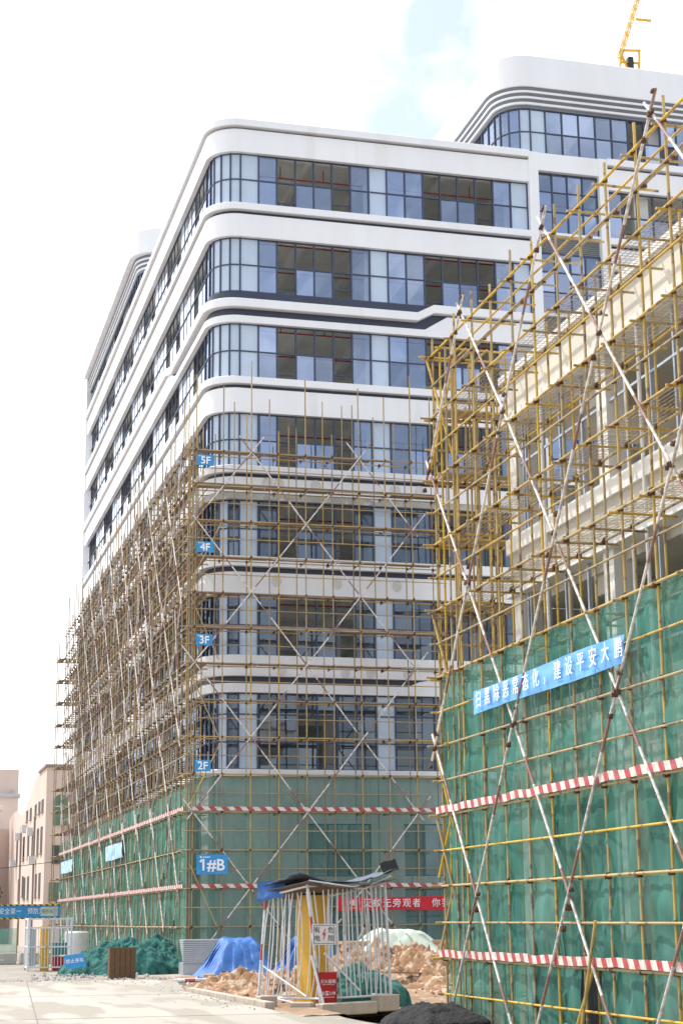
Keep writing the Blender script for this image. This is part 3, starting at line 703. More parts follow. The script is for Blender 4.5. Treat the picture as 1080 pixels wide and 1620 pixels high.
# ---- right scaffold
SX, SYE, DY = 11.6, 35.25, 1.19
rs = Scaf()
rsc = thing('yellow_scaffold', (SX, SYE, -1), 'near yellow tube scaffold with crossed red and white braces around the unfinished cream building', 'scaffold')
ZR = [-.32, 1.13, 2.62, 4.09, 5.57, 7.07, 8.55, 10.03, 11.50, 12.97, 14.43]
ry = [SYE-.02]+[33.72-DY*k for k in range(14)]
IN = .72
for k, y in enumerate(ry):
    rs.upright(SX, y, -1.2, 14.43+random.uniform(.2, .6), .027, .012)
    rs.upright(SX+IN, y-.05, -1.2, 13.2+random.uniform(0, .5), .025, .03)
for y in (34.9, 34.45, 34.1): rs.upright(SX+random.uniform(-.02, .05), y, -1.2, 14.2+random.uniform(0, .9), .025, .05)
for x, y in ((12.1, SYE), (12.6, SYE), (13.1, SYE), (13.7, SYE), (14.4, SYE), (12.3, SYE-.7), (12.75, SYE-.65), (12.9, SYE+.1), (12.0, SYE-.4), (12.45, SYE+.05)):
    rs.upright(x, y, -1.2, 13.6+random.uniform(-.3, 1.3), .025, .05)
YN = ry[-1]-.4
for j, z in enumerate(ZR):
    w2 = lambda: random.uniform(-.015, .015)
    rs.bar((SX-.05, SYE+.25, z), (SX-.05, YN, z+w2()), .026)
    if j > 1: rs.bar((SX+IN, SYE+.1, z), (SX+IN, YN, z+w2()), .024)
    rs.bar((SX-.3, SYE+.04, z), (SX+3.6, SYE+.04, z+w2()), .025); rs.bar((SX-.15, SYE-.68, z), (SX+1.5, SYE-.68, z+w2()), .024)
    if j < 10:
        rs.bar((SX-.05, SYE+.1, z+.735), (SX-.05, YN, z+.735+w2()), .022, rs.rail); rs.bar((SX-.2, SYE+.04, z+.735), (SX+2., SYE+.04, z+.735), .022, rs.rail)
    if j == 10: rs.bar((SX+IN*.5, SYE, z-.02), (SX+IN*.5, YN, z-.02+w2()), .022, rs.rail)
    for y in ry:
        rs.coupler(SX-.02, y, z)
        if j < 10 and random.random() < .55: rs.coupler(SX-.02, y, z+.735, .8)
        if j > 4:
            rs.bar((SX-.22, y+.06, z-.055), (SX+1.02, y+.06, z-.055+random.uniform(-.02, .02)), .024, rs.tra); rs.coupler(SX+IN, y, z)
    if j > 4:
        for x in (12.1, 12.6, 13.1): rs.bar((x, SYE-.9, z-.05), (x, SYE+.3, z-.05), .024, rs.tra); rs.coupler(x, SYE, z)
    if 5 <= j <= 9:
        for k in range(len(ry)-1):
            b = MB(); mesh_deck(b, (SX+.06, ry[k]-.03, z+.03), (SX+.06, ry[k+1]+.03, z+.03), (IN-.05, 0, 0))
            rs.wm.append((b, (SX, ry[k], z)))
        b = MB()
        for q in range(9): b.tube((SX+.1, SYE-.62+q*.075, z+.04), (SX+2.2, SYE-.62+q*.075, z+.04+random.uniform(-.02, .02)), .016, 5)
        rs.wm.append((b, (SX, SYE, z)))
Y0 = 23.22-2*4.78
ZB2 = [-.9, 2.12, 5.52, 8.72, 11.70, 14.63]
def rn(i, j): return Vector((SX-.09, 32.84-2.405*i, ZB2[j]))
for sgn in (1, -1):
    for i0 in range(-6, 12):
        line = [(i0+sgn*j, j) for j in range(6) if -1 <= i0+sgn*j <= 6]
        if len(line) < 2 or (line[0][0]+line[0][1]) % 2 == 0: continue
        k = 0
        while k < len(line)-1:
            e = min(k+1+(k+i0) % 2, len(line)-1)
            a, b_ = rn(*line[k]), rn(*line[e]); t = (b_-a).normalized(); o = Vector((-.03-.04*(sgn > 0)-.03*(k % 2), 0, 0))
            rs.br.append((one('tube', a-t*.3+o, b_+t*(.42)+o, .026, 10), (a+b_)/2)); k = e
for j in range(1, 6):
    for i in range(-1, 7):
        if (i+j) % 2: p = rn(i, j); rs.coupler(p.x-.06, p.y, p.z, 1.25); rs.coupler(p.x-.08, p.y+.25, p.z-.36, .9); rs.coupler(p.x-.08, p.y-.2, p.z+.3, .9)
for z in (12.97, 7.07, 2.6, 4.1):   # yellow tie tubes in V at the rear corner
    rs.brn.append((one('tube', (SX-.1, SYE+.1, z+1.4), (SX+.15, SYE-.9, z-1.2), .03, 8), (SX, SYE, z))); rs.brn.append((one('tube', (SX-.12, SYE+.0, z-1.3), (SX+.35, SYE-.5, z+1.3), .03, 8), (SX, SYE, z)))
for a, b_ in (((11.25, 28.4, -1.), (11.5, 27.2, 1.1)), ((11.2, 28.9, -1.1), (11.35, 28.1, .2)), ((11.3, 27.9, -1.1), (11.45, 26.9, 1.9))):
    rs.brn.append((one('tube', a, b_, .028, 8), a))
many('upright', rs.up, YEL, rsc, vis); many('ledger', rs.led, YEL, rsc, vis); many('guard_rail', rs.rail, YEL, rsc, vis)
many('transom', rs.tra, YEL, rsc, vis); many('coupler', rs.cp, CPL, rsc, vis); many('brace', rs.br, BRACE, rsc, vis)
many('prop', rs.brn, YEL, rsc, vis); many('mesh_deck', rs.wm, WIRE, rsc, vis)

# ------------------------------------------------------------------ netting
def net(name, a, b, z0, z1, nrm, mt, parent, step=.3, amp=.05, seed=0, lift=ZL, holes=()):
    a = Vector((*a, 0)); b = Vector((*b, 0)); nrm = Vector(nrm); ln = (b-a).length; nu = max(2, int(ln/step)); nv = max(2, int((z1-z0)/step))
    mb = MB()
    for j in range(nv+1):
        z = z0+(z1-z0)*j/nv
        for i in range(nu+1):
            p = a.lerp(b, i/nu); s_ = (p.x+p.y*1.3+seed)
            near = min(abs(z-q) for q in lift); k = min(1, near/.5)
            d = amp*k*(fbm((s_*1.4, z*.35, seed), 4)+1.5*(1-2*abs(fbm((s_*2.3+.5*z, z*.8-.3*s_, seed+6), 4)))*random.uniform(.7, 1.)+.5*math.sin(s_*5.1+3*fbm((s_*.5, z*.6, 3+seed))))
            zz = z+(.03*fbm((s_*2, seed, 5)) if j in (0, nv) else 0)
            mb.v.append(tuple(p+nrm*(d-.02)+Vector((0, 0, zz))))
    for j in range(nv):
        for i in range(nu):
            k = j*(nu+1)+i; mb.face((k, k+1, k+nu+2, k+nu+1))
    return mb.build(name, mt, parent, smooth=True)
nf = thing('safety_netting', (16, SYF+.06, 0), 'pale translucent green netting across the front foot of the white block, behind the danger cage', 'netting')
xx = SXL+.1
for k in range(3):
    x2 = min(xx+3.6, XEf+1.0); net('net_sheet', (xx, SYF+.07), (x2, SYF+.07), .1, 7.42, (0, -1, 0), NETF, nf, .28, .05, k*7.); xx = x2-.03
nl_ = thing('safety_netting', (SXL+.07, 90, 0), 'long green netting receding along the left side of the white block', 'netting')
yy = SYF+.1
for k in range(9):
    y2 = min(yy+5.5, YEs+.5); net('net_sheet', (SXL+.07, yy), (SXL+.07, y2), .1, 7.0-.006*k, (-1, 0, 0), NETL, nl_, .35, .07, k*5.); yy = y2-.03
nr = thing('safety_netting', (SX+.06, 28, 0), 'tall deep-green netting hung on the near yellow scaffold under the blue banner', 'netting')
yy = SYE+.0
cuts = [35.25, 33.7, 31.3, 28.95, 26.6, 24.2, 21.8, 19.4, 17.8]
for k in range(len(cuts)-1):
    z0 = -1.2
    if k == 3: net('net_sheet', (SX+.06, cuts[k]), (SX+.06, 28.12), -1.2, 1.1, (-1, 0, 0), NETN, nr, .14, .05, k*9., ZR); net('net_sheet', (SX+.06, 27.25), (SX+.06, 26.6), -1.2, 1.1, (-1, 0, 0), NETN, nr, .14, .05, k*9.+2, ZR); z0 = 1.12
    net('net_sheet', (SX+.055+.02*(k % 2), cuts[k]+.12*(k > 0)), (SX+.055+.02*(k % 2), cuts[k+1]-.14), z0, 7.1+.03*(k % 2), (-1, 0, 0), NETN, nr, .14, .055, k*3., ZR)
net('net_sheet', (SX+.02, SYE-.02), (SX+3.4, SYE-.02), -1.2, 7.0, (0, 1, 0), NETN, nr, .16, .05, 91., ZR)

# red and white warning boards
def warn_board(a, b, z, n, mt, label, h=.15, grp='red and white warning boards on the scaffolds'):
    mb = MB(); va, vb = Vector((*a, z)), Vector((*b, z)); L_ = (vb-va).length; ns_g = max(2, int(L_/.6)); N_ = Vector(n)
    for i in range(ns_g+1):
        p = va.lerp(vb, i/ns_g)+Vector((0, 0, .016*fbm((i*.7, z, 3))+.012*math.sin(i*2.6)))+N_*(.012*fbm((i*.9, z, 9)))
        hh_ = h*(1+.10*fbm((i*.8, z, 5))); d = i/ns_g*L_
        mb.v += [tuple(p), tuple(p+Vector((0, 0, hh_))), tuple(p+Vector((0, 0, hh_))+N_*.025), tuple(p+N_*.025)]
        if i:
            q = (i-1)*4; d0_ = (i-1)/ns_g*L_
            for (k1, k2, u1, u2) in ((0, 1, 0, h), (1, 2, h, h), (2, 3, h, 0), (3, 0, 0, 0)):
                mb.face((q+k1, q+k2, q+4+k2, q+4+k1), [(u1, d0_), (u2, d0_), (u2, d), (u1, d)])
    o = mb.build('warning_board', mt); tag(o, label, 'warning board', grp); return o
warn_board((SXL+.2, SYF-.11), (XEf+.5, SYF-.11), 6.08, (0, -1, 0), TAPE, 'upper red and white striped board across the front netting of the white block')
warn_board((SXL+.2, SYF-.11), (XEf+.5, SYF-.11), 3.14, (0, -1, 0), TAPE, 'lower red and white striped board on the front netting, above the red banner')
warn_board((SXL-.1, YEs), (SXL-.1, SYF), 6.08, (-1, 0, 0), TAPE, 'upper striped board receding along the left side netting')
warn_board((SXL-.1, YEs), (SXL-.1, SYF), 3.14, (-1, 0, 0), TAPE, 'lower striped board receding along the left side netting')
warn_board((SX-.10, SYE+.1), (SX-.10, 17.6), 4.13, (-1, 0, 0), TAPE2, 'upper striped board on the near deep-green netting, below the blue banner')
warn_board((SX-.10, SYE+.1), (SX-.10, 17.6), 1.16, (-1, 0, 0), TAPE2, 'lower striped board on the near deep-green netting, above the dark gap')

# floor signs and block sign
def sign(txt, x0, x1, z0, z1, label, size, y=SYF-.13, small=True):
    t = thing('floor_sign' if txt != '1#B' else 'block_sign', ((x0+x1)/2, y, z0), label, 'sign', 'blue signs on the scaffold corner')
    b = MB(); b.box(x0, x1, y, y+.02, z0, z1); b.build('board', BLUE, t)
    cx, cz = (x0+x1)/2, (z0+z1)/2
    text(txt, size, plane_M((cx, y-.008, cz-.05*(z1-z0)), (1, 0, 0), (0, 0, 1)), WTXT, t, bold=size*.018)
    b = MB(); w_ = (x1-x0)
    b.disc((x0+w_*.14, y-.001, z1-(z1-z0)*.13), (0, -1, 0), (z1-z0)*.05, wob=0)
    for k in range(4): b.box(x0+w_*(.21+.06*k), x0+w_*(.25+.06*k), y-.005, y-.001, z1-(z1-z0)*.16, z1-(z1-z0)*.10)
    b.build('small_print', WTXT, t)
    if txt == '1#B':
        b = MB(); b.obox((11.965, y-.011, 4.205), (11.875, y-.011, 4.115), .075, .006, n=(0, 1, 0)); b.build('digit_flag', WTXT, t)
sign('5F', 11.60, 12.32, 19.93, 20.38, 'blue sign reading 5F, topmost on the scaffold corner', .42)
sign('4F', 11.62, 12.32, 16.32, 16.76, 'blue sign reading 4F on the scaffold corner', .42)
sign('3F', 11.63, 12.30, 12.55, 12.99, 'blue sign reading 3F on the scaffold corner', .42)
sign('2F', 11.63, 12.27, 7.59, 8.03, 'blue sign reading 2F just above the green netting', .42)
sign('1#B', 11.74, 12.96, 3.65, 4.40, 'large blue block sign reading 1#B on the green netting', .60)

# blue banner on the right scaffold
def cloth(mb, P, U, V, nu, nv, n, amp, seed, thick=.006):
    P, U, V, n = map(Vector, (P, U, V, n)); base = len(mb.v); L_ = U.length
    for s_ in (0, 1):
        for j in range(nv+1):
            for i in range(nu+1):
                u, v = i/nu, j/nv; p = P+U*u+V*v+n*(amp*fbm((u*L_*1.2+seed, v*1.5, seed))-s_*thick)+Vector((0, 0, .03*math.sin(u*7+seed)*(v-.5)))
                mb.v.append(tuple(p))
    m1 = (nu+1)*(nv+1)
    for j in range(nv):
        for i in range(nu):
            k = base+j*(nu+1)+i; mb.face((k, k+1, k+nu+2, k+nu+1)); mb.face((k+m1, k+m1+nu+1, k+m1+nu+2, k+m1+1))
bn = thing('slogan_banner', (SX-.12, 29, 5.95), 'long light-blue banner with white characters tied across the near green netting', 'banner')
b = MB(); cloth(b, (SX-.17, 32.6, 5.95), (0, -7.4, 0), (0, 0, .47), 90, 6, (-1, 0, 0), .035, 3.); b.build('banner_cloth', BLUEB, bn, smooth=True)
SLOG = '扫黑除恶常态化，建设平安大鹏'
for k, ch in enumerate(SLOG):
    yk = 32.6-.42-7.4*.925*(k/13.)
    text(ch, .36, plane_M((SX-.215, yk, 6.19), (0, -1, 0), (0, 0, 1)), WTXT, bn, ext=.004, sx=.95)
rb = thing('red_banner', (19.8, SYF-.1, 2.2), 'red banner with white characters on the front netting right of the cage', 'banner')
b = MB(); cloth(b, (17.3, SYF-.14, 2.24), (5.2, 0, 0), (0, 0, .52), 50, 4, (0, -1, 0), .012, 8.); b.build('banner_cloth', REDB, rb, smooth=True)
b = MB(); b.disc((17.95, SYF-.17, 2.56), (0, -1, 0), .12, wob=.3); b.box(17.8, 18.1, SYF-.172, SYF-.168, 2.33, 2.36); b.build('emblem', mat('faded_emblem', (.75, .45, .42), .8), rb)
for k, ch in enumerate('灭蚊无旁观者 你我都'):
    if ch != ' ': text(ch, .36, plane_M((18.52+.405*k+(.0), SYF-.165, 2.50), (1, 0, 0), (0, 0, 1)), WTXT, rb, ext=.004)
# weathered cloth notices on the left netting
for i, (y0, y1, z0, z1, lb) in enumerate(((112.6, 106.0, 4.85, 5.6, 'faded blue cloth notice at the far end of the left netting'), (89.9, 83.5, 4.9, 5.65, 'torn blue cloth notice midway along the left netting'))):
    o = MB(); cloth(o, (SXL-.14, y0, z0), (0, y1-y0, 0), (0, 0, z1-z0), 20, 4, (-1, 0, 0), .06, 4.+i); o = o.build('cloth_notice', mat('faded_blue_cloth', (.30, .52, .72), .8, .2, 2., spots=(3, .56, (.66, .74, .80))), smooth=True)
    tag(o, lb, 'notice')

# ------------------------------------------------------------------ right building
XB, YC = 12.95, 34.3
rbd = thing('unfinished_building', (XB, YC, -1), 'cream low building under construction with open storeys behind the near yellow scaffold', 'building')
zc = lambda z: 2+(z-2)*XB/13.2
YNR = 14.
b = MB(); b.box(XB-.10, XB+.25, YNR, YC+.1, zc(13.78), zc(13.95)); b.box(XB+.25, 24, YC-.2, YC+.1, zc(13.78), zc(13.95)); b.build('coping', WHITE_L, rbd)
b = MB(); b.box(XB, XB+.2, YNR, YC, zc(12.92), zc(13.78)); b.box(XB+.2, 24, YC-.15, YC, zc(12.92), zc(13.78)); b.build('parapet_wall', CREAM, rbd)
b = MB(); b.box(XB-.12, 24, YNR, YC+.08, zc(12.72), zc(12.92)); b.build('floor_edge', WHITE_L, rbd)
b = MB(); b.box(XB-.06, XB+.3, YNR, YC+.05, zc(9.80), zc(10.14)); b.box(XB+.3, 24, YC-.25, YC+.05, zc(9.80), zc(10.14)); b.build('sill_beam', WHITE_L, rbd)
b = MB(); b.box(XB+.02, XB+.25, YNR, YC-.02, zc(9.08), zc(9.80)); b.box(XB+.25, 24, YC-.2, YC-.02, zc(9.08), zc(9.80)); b.build('parapet_wall', BEIGE, rbd)
b = MB(); b.box(XB-.10, 24, YNR, YC+.06, zc(8.82), zc(9.08)); b.build('floor_edge', WHITE_L, rbd)
b = MB(); b.box(XB+.3, 24, YNR, YC-.3, zc(8.6), zc(8.815)); b.box(XB+.3, 24, YNR, YC-.3, zc(12.5), zc(12.715)); b.box(XB-.05, 24, YNR, YC, 4.2, 4.9); b.box(XB+.0, 24, YNR, YC, -1.2, .1)
for y in (16, 20.8, 25.6, 30.4): b.box(XB+.4, 24, y-.2, y+.2, zc(12.1), zc(12.5)); b.box(XB+.4, 24, y-.2, y+.2, zc(8.2), zc(8.6))
b.build('floor_slab', BEIGE, rbd)
for y in (33.95, 29.15, 24.35, 19.55):
    for z0, z1 in ((zc(10.14), zc(12.72)), (4.9, zc(8.82)), (.1, 4.2)):
        b = MB(); b.box(XB+.04, XB+.5, y-.24, y+.24, z0, z1); b.build('column', WHITE_L, rbd)
b = MB(); b.box(16.4, 16.6, YNR, YC, .1, zc(12.5)); b.box(XB+.5, 16.4, 26.3, 26.45, 4.9, zc(12.4)); b.box(XB+.5, 16.4, 31.4, 31.55, zc(9.1), zc(11.6)); b.build('inner_wall', CREAM, rbd)
b = MB(); b.box(XB+.1, XB+.3, YNR, YC, 4.9, zc(6.3)); b.box(XB+.1, XB+.3, 26, YC, .1, 1.2); b.build('brick_infill', GREYP, rbd)
b = MB(); b.box(XB+.3, 24, YC-.24, YC-.05, -1.2, zc(8.6)); b.build('end_wall', GREYP, rbd)
b = MB(); b.box(XB-.05, XB-.02, 28.0, 33.5, -1.2, 1.5); b.build('painted_opening_dark', BLACKR, rbd)  # black panel on the wall, painting in the dark seen through the net gap
b = MB(); b.box(16.35, 16.39, 29.4, 30.4, zc(9.3), zc(11.3)); b.box(16.35, 16.39, 24.5, 25.3, zc(9.3), zc(11.3)); b.build('painted_doorway_dark', BLACKR, rbd)  # black slabs on the inner wall; the doorways' darkness is only their colour
for z0, z1 in ((zc(10.14), zc(12.72)), (zc(6.3), zc(8.82))):
    y = YC-.75
    while y > YNR+.3:
        b = MB(); b.box(XB+.1, XB+.17, y-.03, y+.03, z0, z1)
        if int(y*10) % 3: b.box(XB+.1, XB+.17, y-.19, y-.14, z0, z1)
        b.build('mullion', ALU, rbd); y -= 1.15 if int(y) % 2 else .95
    b = MB(); zz = z0+(z1-z0)*(.62 if z0 > 9 else .18); b.box(XB+.09, XB+.13, YNR, YC-.2, zz, zz+.05); b.build('window_rail', ALU, rbd)
# second, cream block edge further right/top stays inside: drain pipes on the face
for y in (32.0, 27.2):
    b = MB(); b.tube((XB-.06, y, 5), (XB-.06, y, zc(12.7)), .04, 8); b.build('drainpipe', WHITE_L, rbd)

# ------------------------------------------------------------------ danger cage with its contents
A, Bp, Cp = Vector((9.78, 38.9, 0)), Vector((8.66, 40.4, 0)), Vector((11.80, 40.1, 0)); Dp = Bp+(Cp-A)
HT = 2.62
cg = thing('guard_cage', A, 'battered white bar cage with sagging sheet roof standing over the yellow pillar', 'cage', 'white bar cages on the site')
tops_ = {0: A+Vector((-.30, 0, HT+.2)), 1: Bp+Vector((.22, .1, HT)), 2: Cp+Vector((-.12, 0, HT+.28)), 3: Dp+Vector((0, 0, HT))}
foot = [A, Bp, Cp, Dp]
for k in range(4):
    b = MB(); b.tube(foot[k]+Vector((0, 0, .1)), tops_[k], .035, 8); b.build('post', CAGER if k < 2 else CAGEW, cg)
b = MB(); b.tube(A+Vector((.02, -.3, 0)), A+Vector((-.2, 0, 1.15)), .03, 8); b.build('prop', CAGEW, cg)
def face_bars(p, q, pt, qt, n, bent):
    for k in range(1, n):
        t = k/n+random.uniform(-.015, .015); a = p.lerp(q, t)+Vector((0, 0, .18)); b_ = pt.lerp(qt, t)-Vector((0, 0, .12))
        bw = bent*random.uniform(-1, 1); o = Vector((bw, -abs(bw)*.7, 0)); mid = a.lerp(b_, random.uniform(.3, .6))+o
        mb = MB(); mb.poly([a, a.lerp(mid, .5)+o*.2, mid, mid.lerp(b_, .5)+o*.3, b_], .014, 6); mb.build('bar', CAGEW, cg)
TA = A+Vector((-.05, 0, HT+.1)); face_bars(A, Bp, TA, tops_[1], 13, .12); face_bars(A, Cp, TA, tops_[2], 14, .06); face_bars(Bp, Dp, tops_[1], tops_[3], 10, .05); face_bars(Cp, Dp, tops_[2], tops_[3], 13, .05)
for (p, q) in ((0, 1), (0, 2), (1, 3), (2, 3)):
    b = MB(); b.tube(foot[p]+Vector((0, 0, .2)), foot[q]+Vector((0, 0, .2)), .026, 6); b.tube(tops_[p]-Vector((0, 0, .12)), tops_[q]-Vector((0, 0, .12)), .028, 6); b.build('rail', CAGEW, cg)
b = MB(); b.tube(tops_[0]+Vector((.05, 0, .0)), Vector((11.0, 39.5, HT+.02)), .025, 6); b.tube(Vector((11.0, 39.5, HT+.02)), tops_[2]+Vector((.15, 0, .05)), .025, 6)
b.tube(A+Vector((.1, 0, 1.2)), A+Vector((1.0, .3, .35)), .024, 6); b.tube(Bp+Vector((.1, -.1, .9)), A+Vector((-.3, .1, .25)), .022, 6); b.tube(Bp+Vector((.05, 0, .25)), A+Vector((-.5, .3, .1)), .022, 6)
b.tube(A.lerp(Cp, .35)+Vector((0, 0, .9)), A.lerp(Cp, .62)+Vector((0, 0, 1.75)), .02, 6); b.build('loose_tube', CAGEW, cg)
# roof sheet: sagging plywood, tarp over it
def quadsheet(mb, c, nu, nv, fn, th=.02):
    base = len(mb.v)
    for s_ in (0, 1):
        for j in range(nv+1):
            for i in range(nu+1):
                u, v = i/nu, j/nv
                p = c[0].lerp(c[1], u).lerp(c[3].lerp(c[2], u), v)+Vector((0, 0, fn(u, v)-s_*th)); mb.v.append(tuple(p))
    m1 = (nu+1)*(nv+1)
    for j in range(nv):
        for i in range(nu):
            k = base+j*(nu+1)+i; mb.face((k, k+1, k+nu+2, k+nu+1)); mb.face((k+m1, k+m1+nu+1, k+m1+nu+2, k+m1+1))
    for i in range(nu): k = base+i; mb.face((k+1, k, k+m1, k+m1+1)); k = base+nv*(nu+1)+i; mb.face((k, k+1, k+m1+1, k+m1))
    for j in range(nv): k = base+j*(nu+1); mb.face((k, k+nu+1, k+m1+nu+1, k+m1)); k += nu; mb.face((k+nu+1, k, k+m1, k+m1+nu+1))
b = MB(); z = Vector((0, 0, -.02)); quadsheet(b, [tops_[1]+z+Vector((-.15, 0, 0)), tops_[0]+z+Vector((-.1, -.25, 0)), tops_[2]+z+Vector((.2, -.25, .0)), tops_[3]+z], 8, 10, lambda u, v: -.16*math.sin(math.pi*v)); b.build('roof_board', mat('dark_ply', (.12, .085, .06), .9, .2, 3.), cg)
b = MB(); z = Vector((0, 0, .05)); quadsheet(b, [tops_[1]+z+Vector((-.2, 0, .03)), tops_[0]+z+Vector((-.22, -.1, .14)), tops_[2]+z+Vector((.25, -.2, .12)), tops_[3]+z+Vector((.3, 0, .1))], 14, 22, lambda u, v: -.24*math.sin(math.pi*min(1, v*1.05))*(.3+.7*u)+.05*fbm((u*4, v*6, 2))+(.05*max(0, v-.88)/.12), .012); b.build('roof_sheet', mat('faded_blue_sheet', (.05, .08, .15), .6, .3, 3., col2=(.11, .115, .125), bump=.3, bscale=7), cg, smooth=True)
b = MB(); cloth(b, tops_[1]+Vector((-.25, -.1, -.25)), (.55, -.5, .1), (.02, 0, .42), 12, 8, (-.6, -.7, 0), .10, 6.); b.build('roof_flap', TARP, cg, smooth=True)
b = MB(); cloth(b, tops_[2]+Vector((-.05, -.1, .08)), (.42, .1, .12), (-.10, 0, .26), 12, 6, (0, -1, 0), .08, 12.); b.build('roof_flap', BLACKR, cg, smooth=True)

pil = MB(); ang = math.atan2((Cp-A).y, (Cp-A).x); M = Matrix.Translation((9.93, 40.2, 0)) @ Matrix.Rotation(ang-.1, 4, 'Z')
pil.box(-.27, .27, -.27, .27, 0, 2.52, M); o = pil.build('yellow_pillar', PILY); bv = o.modifiers.new('b', 'BEVEL'); bv.width = .015
tag(o, 'thick yellow pillar inside the near white cage, behind the danger sign', 'pillar', 'yellow pillars in cages')
sg = thing('danger_sign', (9.8, 38.75, 1.4), 'white high-voltage danger sign tied to the near cage', 'sign')
rr_ = (Cp-A).normalized(); rr_ = Vector((.97, .10, 0)).normalized(); M = plane_M((9.83, 38.72, 1.62), rr_, (0, 0, 1))
b = MB(); b.box(-.28, .28, -.23, .23, -.012, 0, M); b.build('board', mat('white_enamel', (.72, .72, .76), .5), sg)
b = MB()
for x0, x1, y0, y1 in ((-.25, .25, .195, .205), (-.25, .25, -.205, -.195), (-.25, -.24, -.195, .195), (.24, .25, -.195, .195)): b.box(x0, x1, y0, y1, .001, .004, M)
b.build('border', KTXT, sg)
for ch, dx, dz in (('有', -.165, .09), ('电', -.165, -.09), ('危', .165, .09), ('险', .165, -.09)): text(ch, .15, M @ Matrix.Translation((dx, dz, .004)), KTXT, sg, ext=.002)
b = MB(); pts = [(.03, .13), (-.05, -.01), (-.005, -.01), (-.02, -.14), (.05, .03), (.005, .03), (.05, .13)]
i0 = len(b.v); b.v += [tuple(M @ Vector((x, y, .006))) for x, y in pts]; b.v += [tuple(M @ Vector((x, y, .001))) for x, y in pts]
b.face(range(6, -1, -1)); [b.face((k, (k+1) % 7, (k+1) % 7+7, k+7)) for k in range(7)]; b.build('lightning_bolt', REDT, sg)
fc = thing('fire_cabinet', (10.02, 38.95, .1), 'red fire extinguisher cabinet at the foot of the yellow pillar', 'cabinet')
M = Matrix.Translation((9.97, 38.95, .10)) @ Matrix.Rotation(.12, 4, 'Z')
b = MB(); b.box(-.23, .23, 0, .2, 0, .68, M); o = b.build('body', FIRE, fc); bv = o.modifiers.new('b', 'BEVEL'); bv.width = .012
b = MB(); b.box(-.21, .21, -.012, -.002, .02, .66, M); b.build('door', FIRE, fc)
b = MB(); b.box(.15, .175, -.03, -.013, .32, .38, M); b.build('handle', KTXT, fc)
M2 = M @ Matrix.Rotation(math.pi/2, 4, 'X')
text('灭火器箱', .095, M2 @ Matrix.Translation((0, .47, .016)), WTXT, fc, ext=.002); text('火警119', .10, M2 @ Matrix.Translation((0, .21, .016)), WTXT, fc, ext=.002, bold=.002)
b = MB(); b.box(-.15, .15, -.016, -.0125, .405, .412, M); b.box(-.15, .15, -.016, -.0125, .125, .135, M); b.build('underline', WTXT, fc)
for i, (x, y, w_, d, h, rz, lb) in enumerate(((10.35, 38.75, 1.7, .28, .12, .5, 'long concrete footing block under the front of the near cage'), (8.62, 39.3, .42, .3, .28, .2, 'small concrete block under the left post of the near cage'), (9.35, 38.9, .5, .3, .14, -.5, 'short concrete block beside the near cage corner'), (11.6, 39.9, .7, .28, .22, .5, 'concrete block under the right post of the near cage'))):
    b = MB(); b.box(-w_/2, w_/2, -d/2, d/2, -.15, h, Matrix.Translation((x, y, 0)) @ Matrix.Rotation(rz, 4, 'Z')); o = b.build('footing_block', KERB); tag(o, lb, 'block', 'concrete footing blocks'); o.modifiers.new('b', 'BEVEL').width = .02

# ------------------------------------------------------------------ heaps
def mound(name, cx, cy, rx, ry_, h, mt, seed, rough=.35, n=60, base=-.3, kind=None, smooth=True, freq=1., rot=0.):
    mb = MB(); cr, sr = math.cos(rot), math.sin(rot)
    for j in range(n+1):
        for i in range(n+1):
            u = -1.15+2.3*i/n; v = -1.15+2.3*j/n; rr = math.sqrt(u*u+v*v)
            x_, y_ = u*rx, v*ry_; x, y = cx+x_*cr-y_*sr, cy+x_*sr+y_*cr
            edge = 1-rr*(1+.22*fbm((math.atan2(v, u)*1.1, seed, 0)))
            p = (x*freq, y*freq, seed)
            z = h*max(0, min(1, edge*1.6))**.8*(1+rough*fbm(p, 5))+ (.12*h*abs(fbm((x*3*freq, y*3*freq, seed+4), 5)))
            if edge <= 0: z = base*min(1, -edge*8)+.02
            mb.v.append((x, y, z))
    for j in range(n):
        for i in range(n):
            k = j*(n+1)+i; mb.face((k, k+1, k+n+2, k+n+1))
    return mb.build(name, mt, smooth=smooth)
tag(mound('dirt_pile', 10.1, 45.2, 2.1, 4.4, .46, SOIL, 3., .75, 150, freq=2.6, rot=.2), 'orange clay heap along the road edge left of the near cage', 'dirt pile', 'orange clay heaps')
tag(mound('dirt_pile', 16.2, 51.5, 4.6, 6.4, .78, SOIL, 9., .75, 190, freq=2.1), 'big orange clay heap between the near cage and the green-netted scaffold', 'dirt pile', 'orange clay heaps')
tag(mound('ash_heap', 10.65, 33.2, .95, 1.3, .30, BLACKS, 5., .25, 80, freq=3.2), 'black ash heap at the foot of the near scaffold', 'heap')
def crumpled(name, cx, cy, rx, ry_, h, mt, seed, label, cat, n=120, f=2.4, group=None, tears=.6):
    mb = MB()
    for j in range(n+1):
        for i in range(n+1):
            u = -1.1+2.2*i/n; v = -1.1+2.2*j/n; rr = math.sqrt(u*u+v*v)+.18*fbm((u*1.5, v*1.5, seed))
            x, y = cx+u*rx, cy+v*ry_; e = max(0, 1-rr)
            rid = 1-abs(fbm((x*f, y*f, seed), 5))*2
            z = h*(e**.55)*(.78+.26*rid*tears+.22*fbm((x*.7, y*.7, seed+2))+.10*fbm((x*6, y*6, seed+5))) if e > 0 else -.1
            mb.v.append((x+.12*fbm((x*f, y*f, seed+7)), y+.12*fbm((y*f, x*f, seed+8)), z))
    for j in range(n):
        for i in range(n):
            k = j*(n+1)+i; mb.face((k, k+1, k+n+2, k+n+1))
    return tag(mb.build(name, mt, smooth=True), label, cat, group)
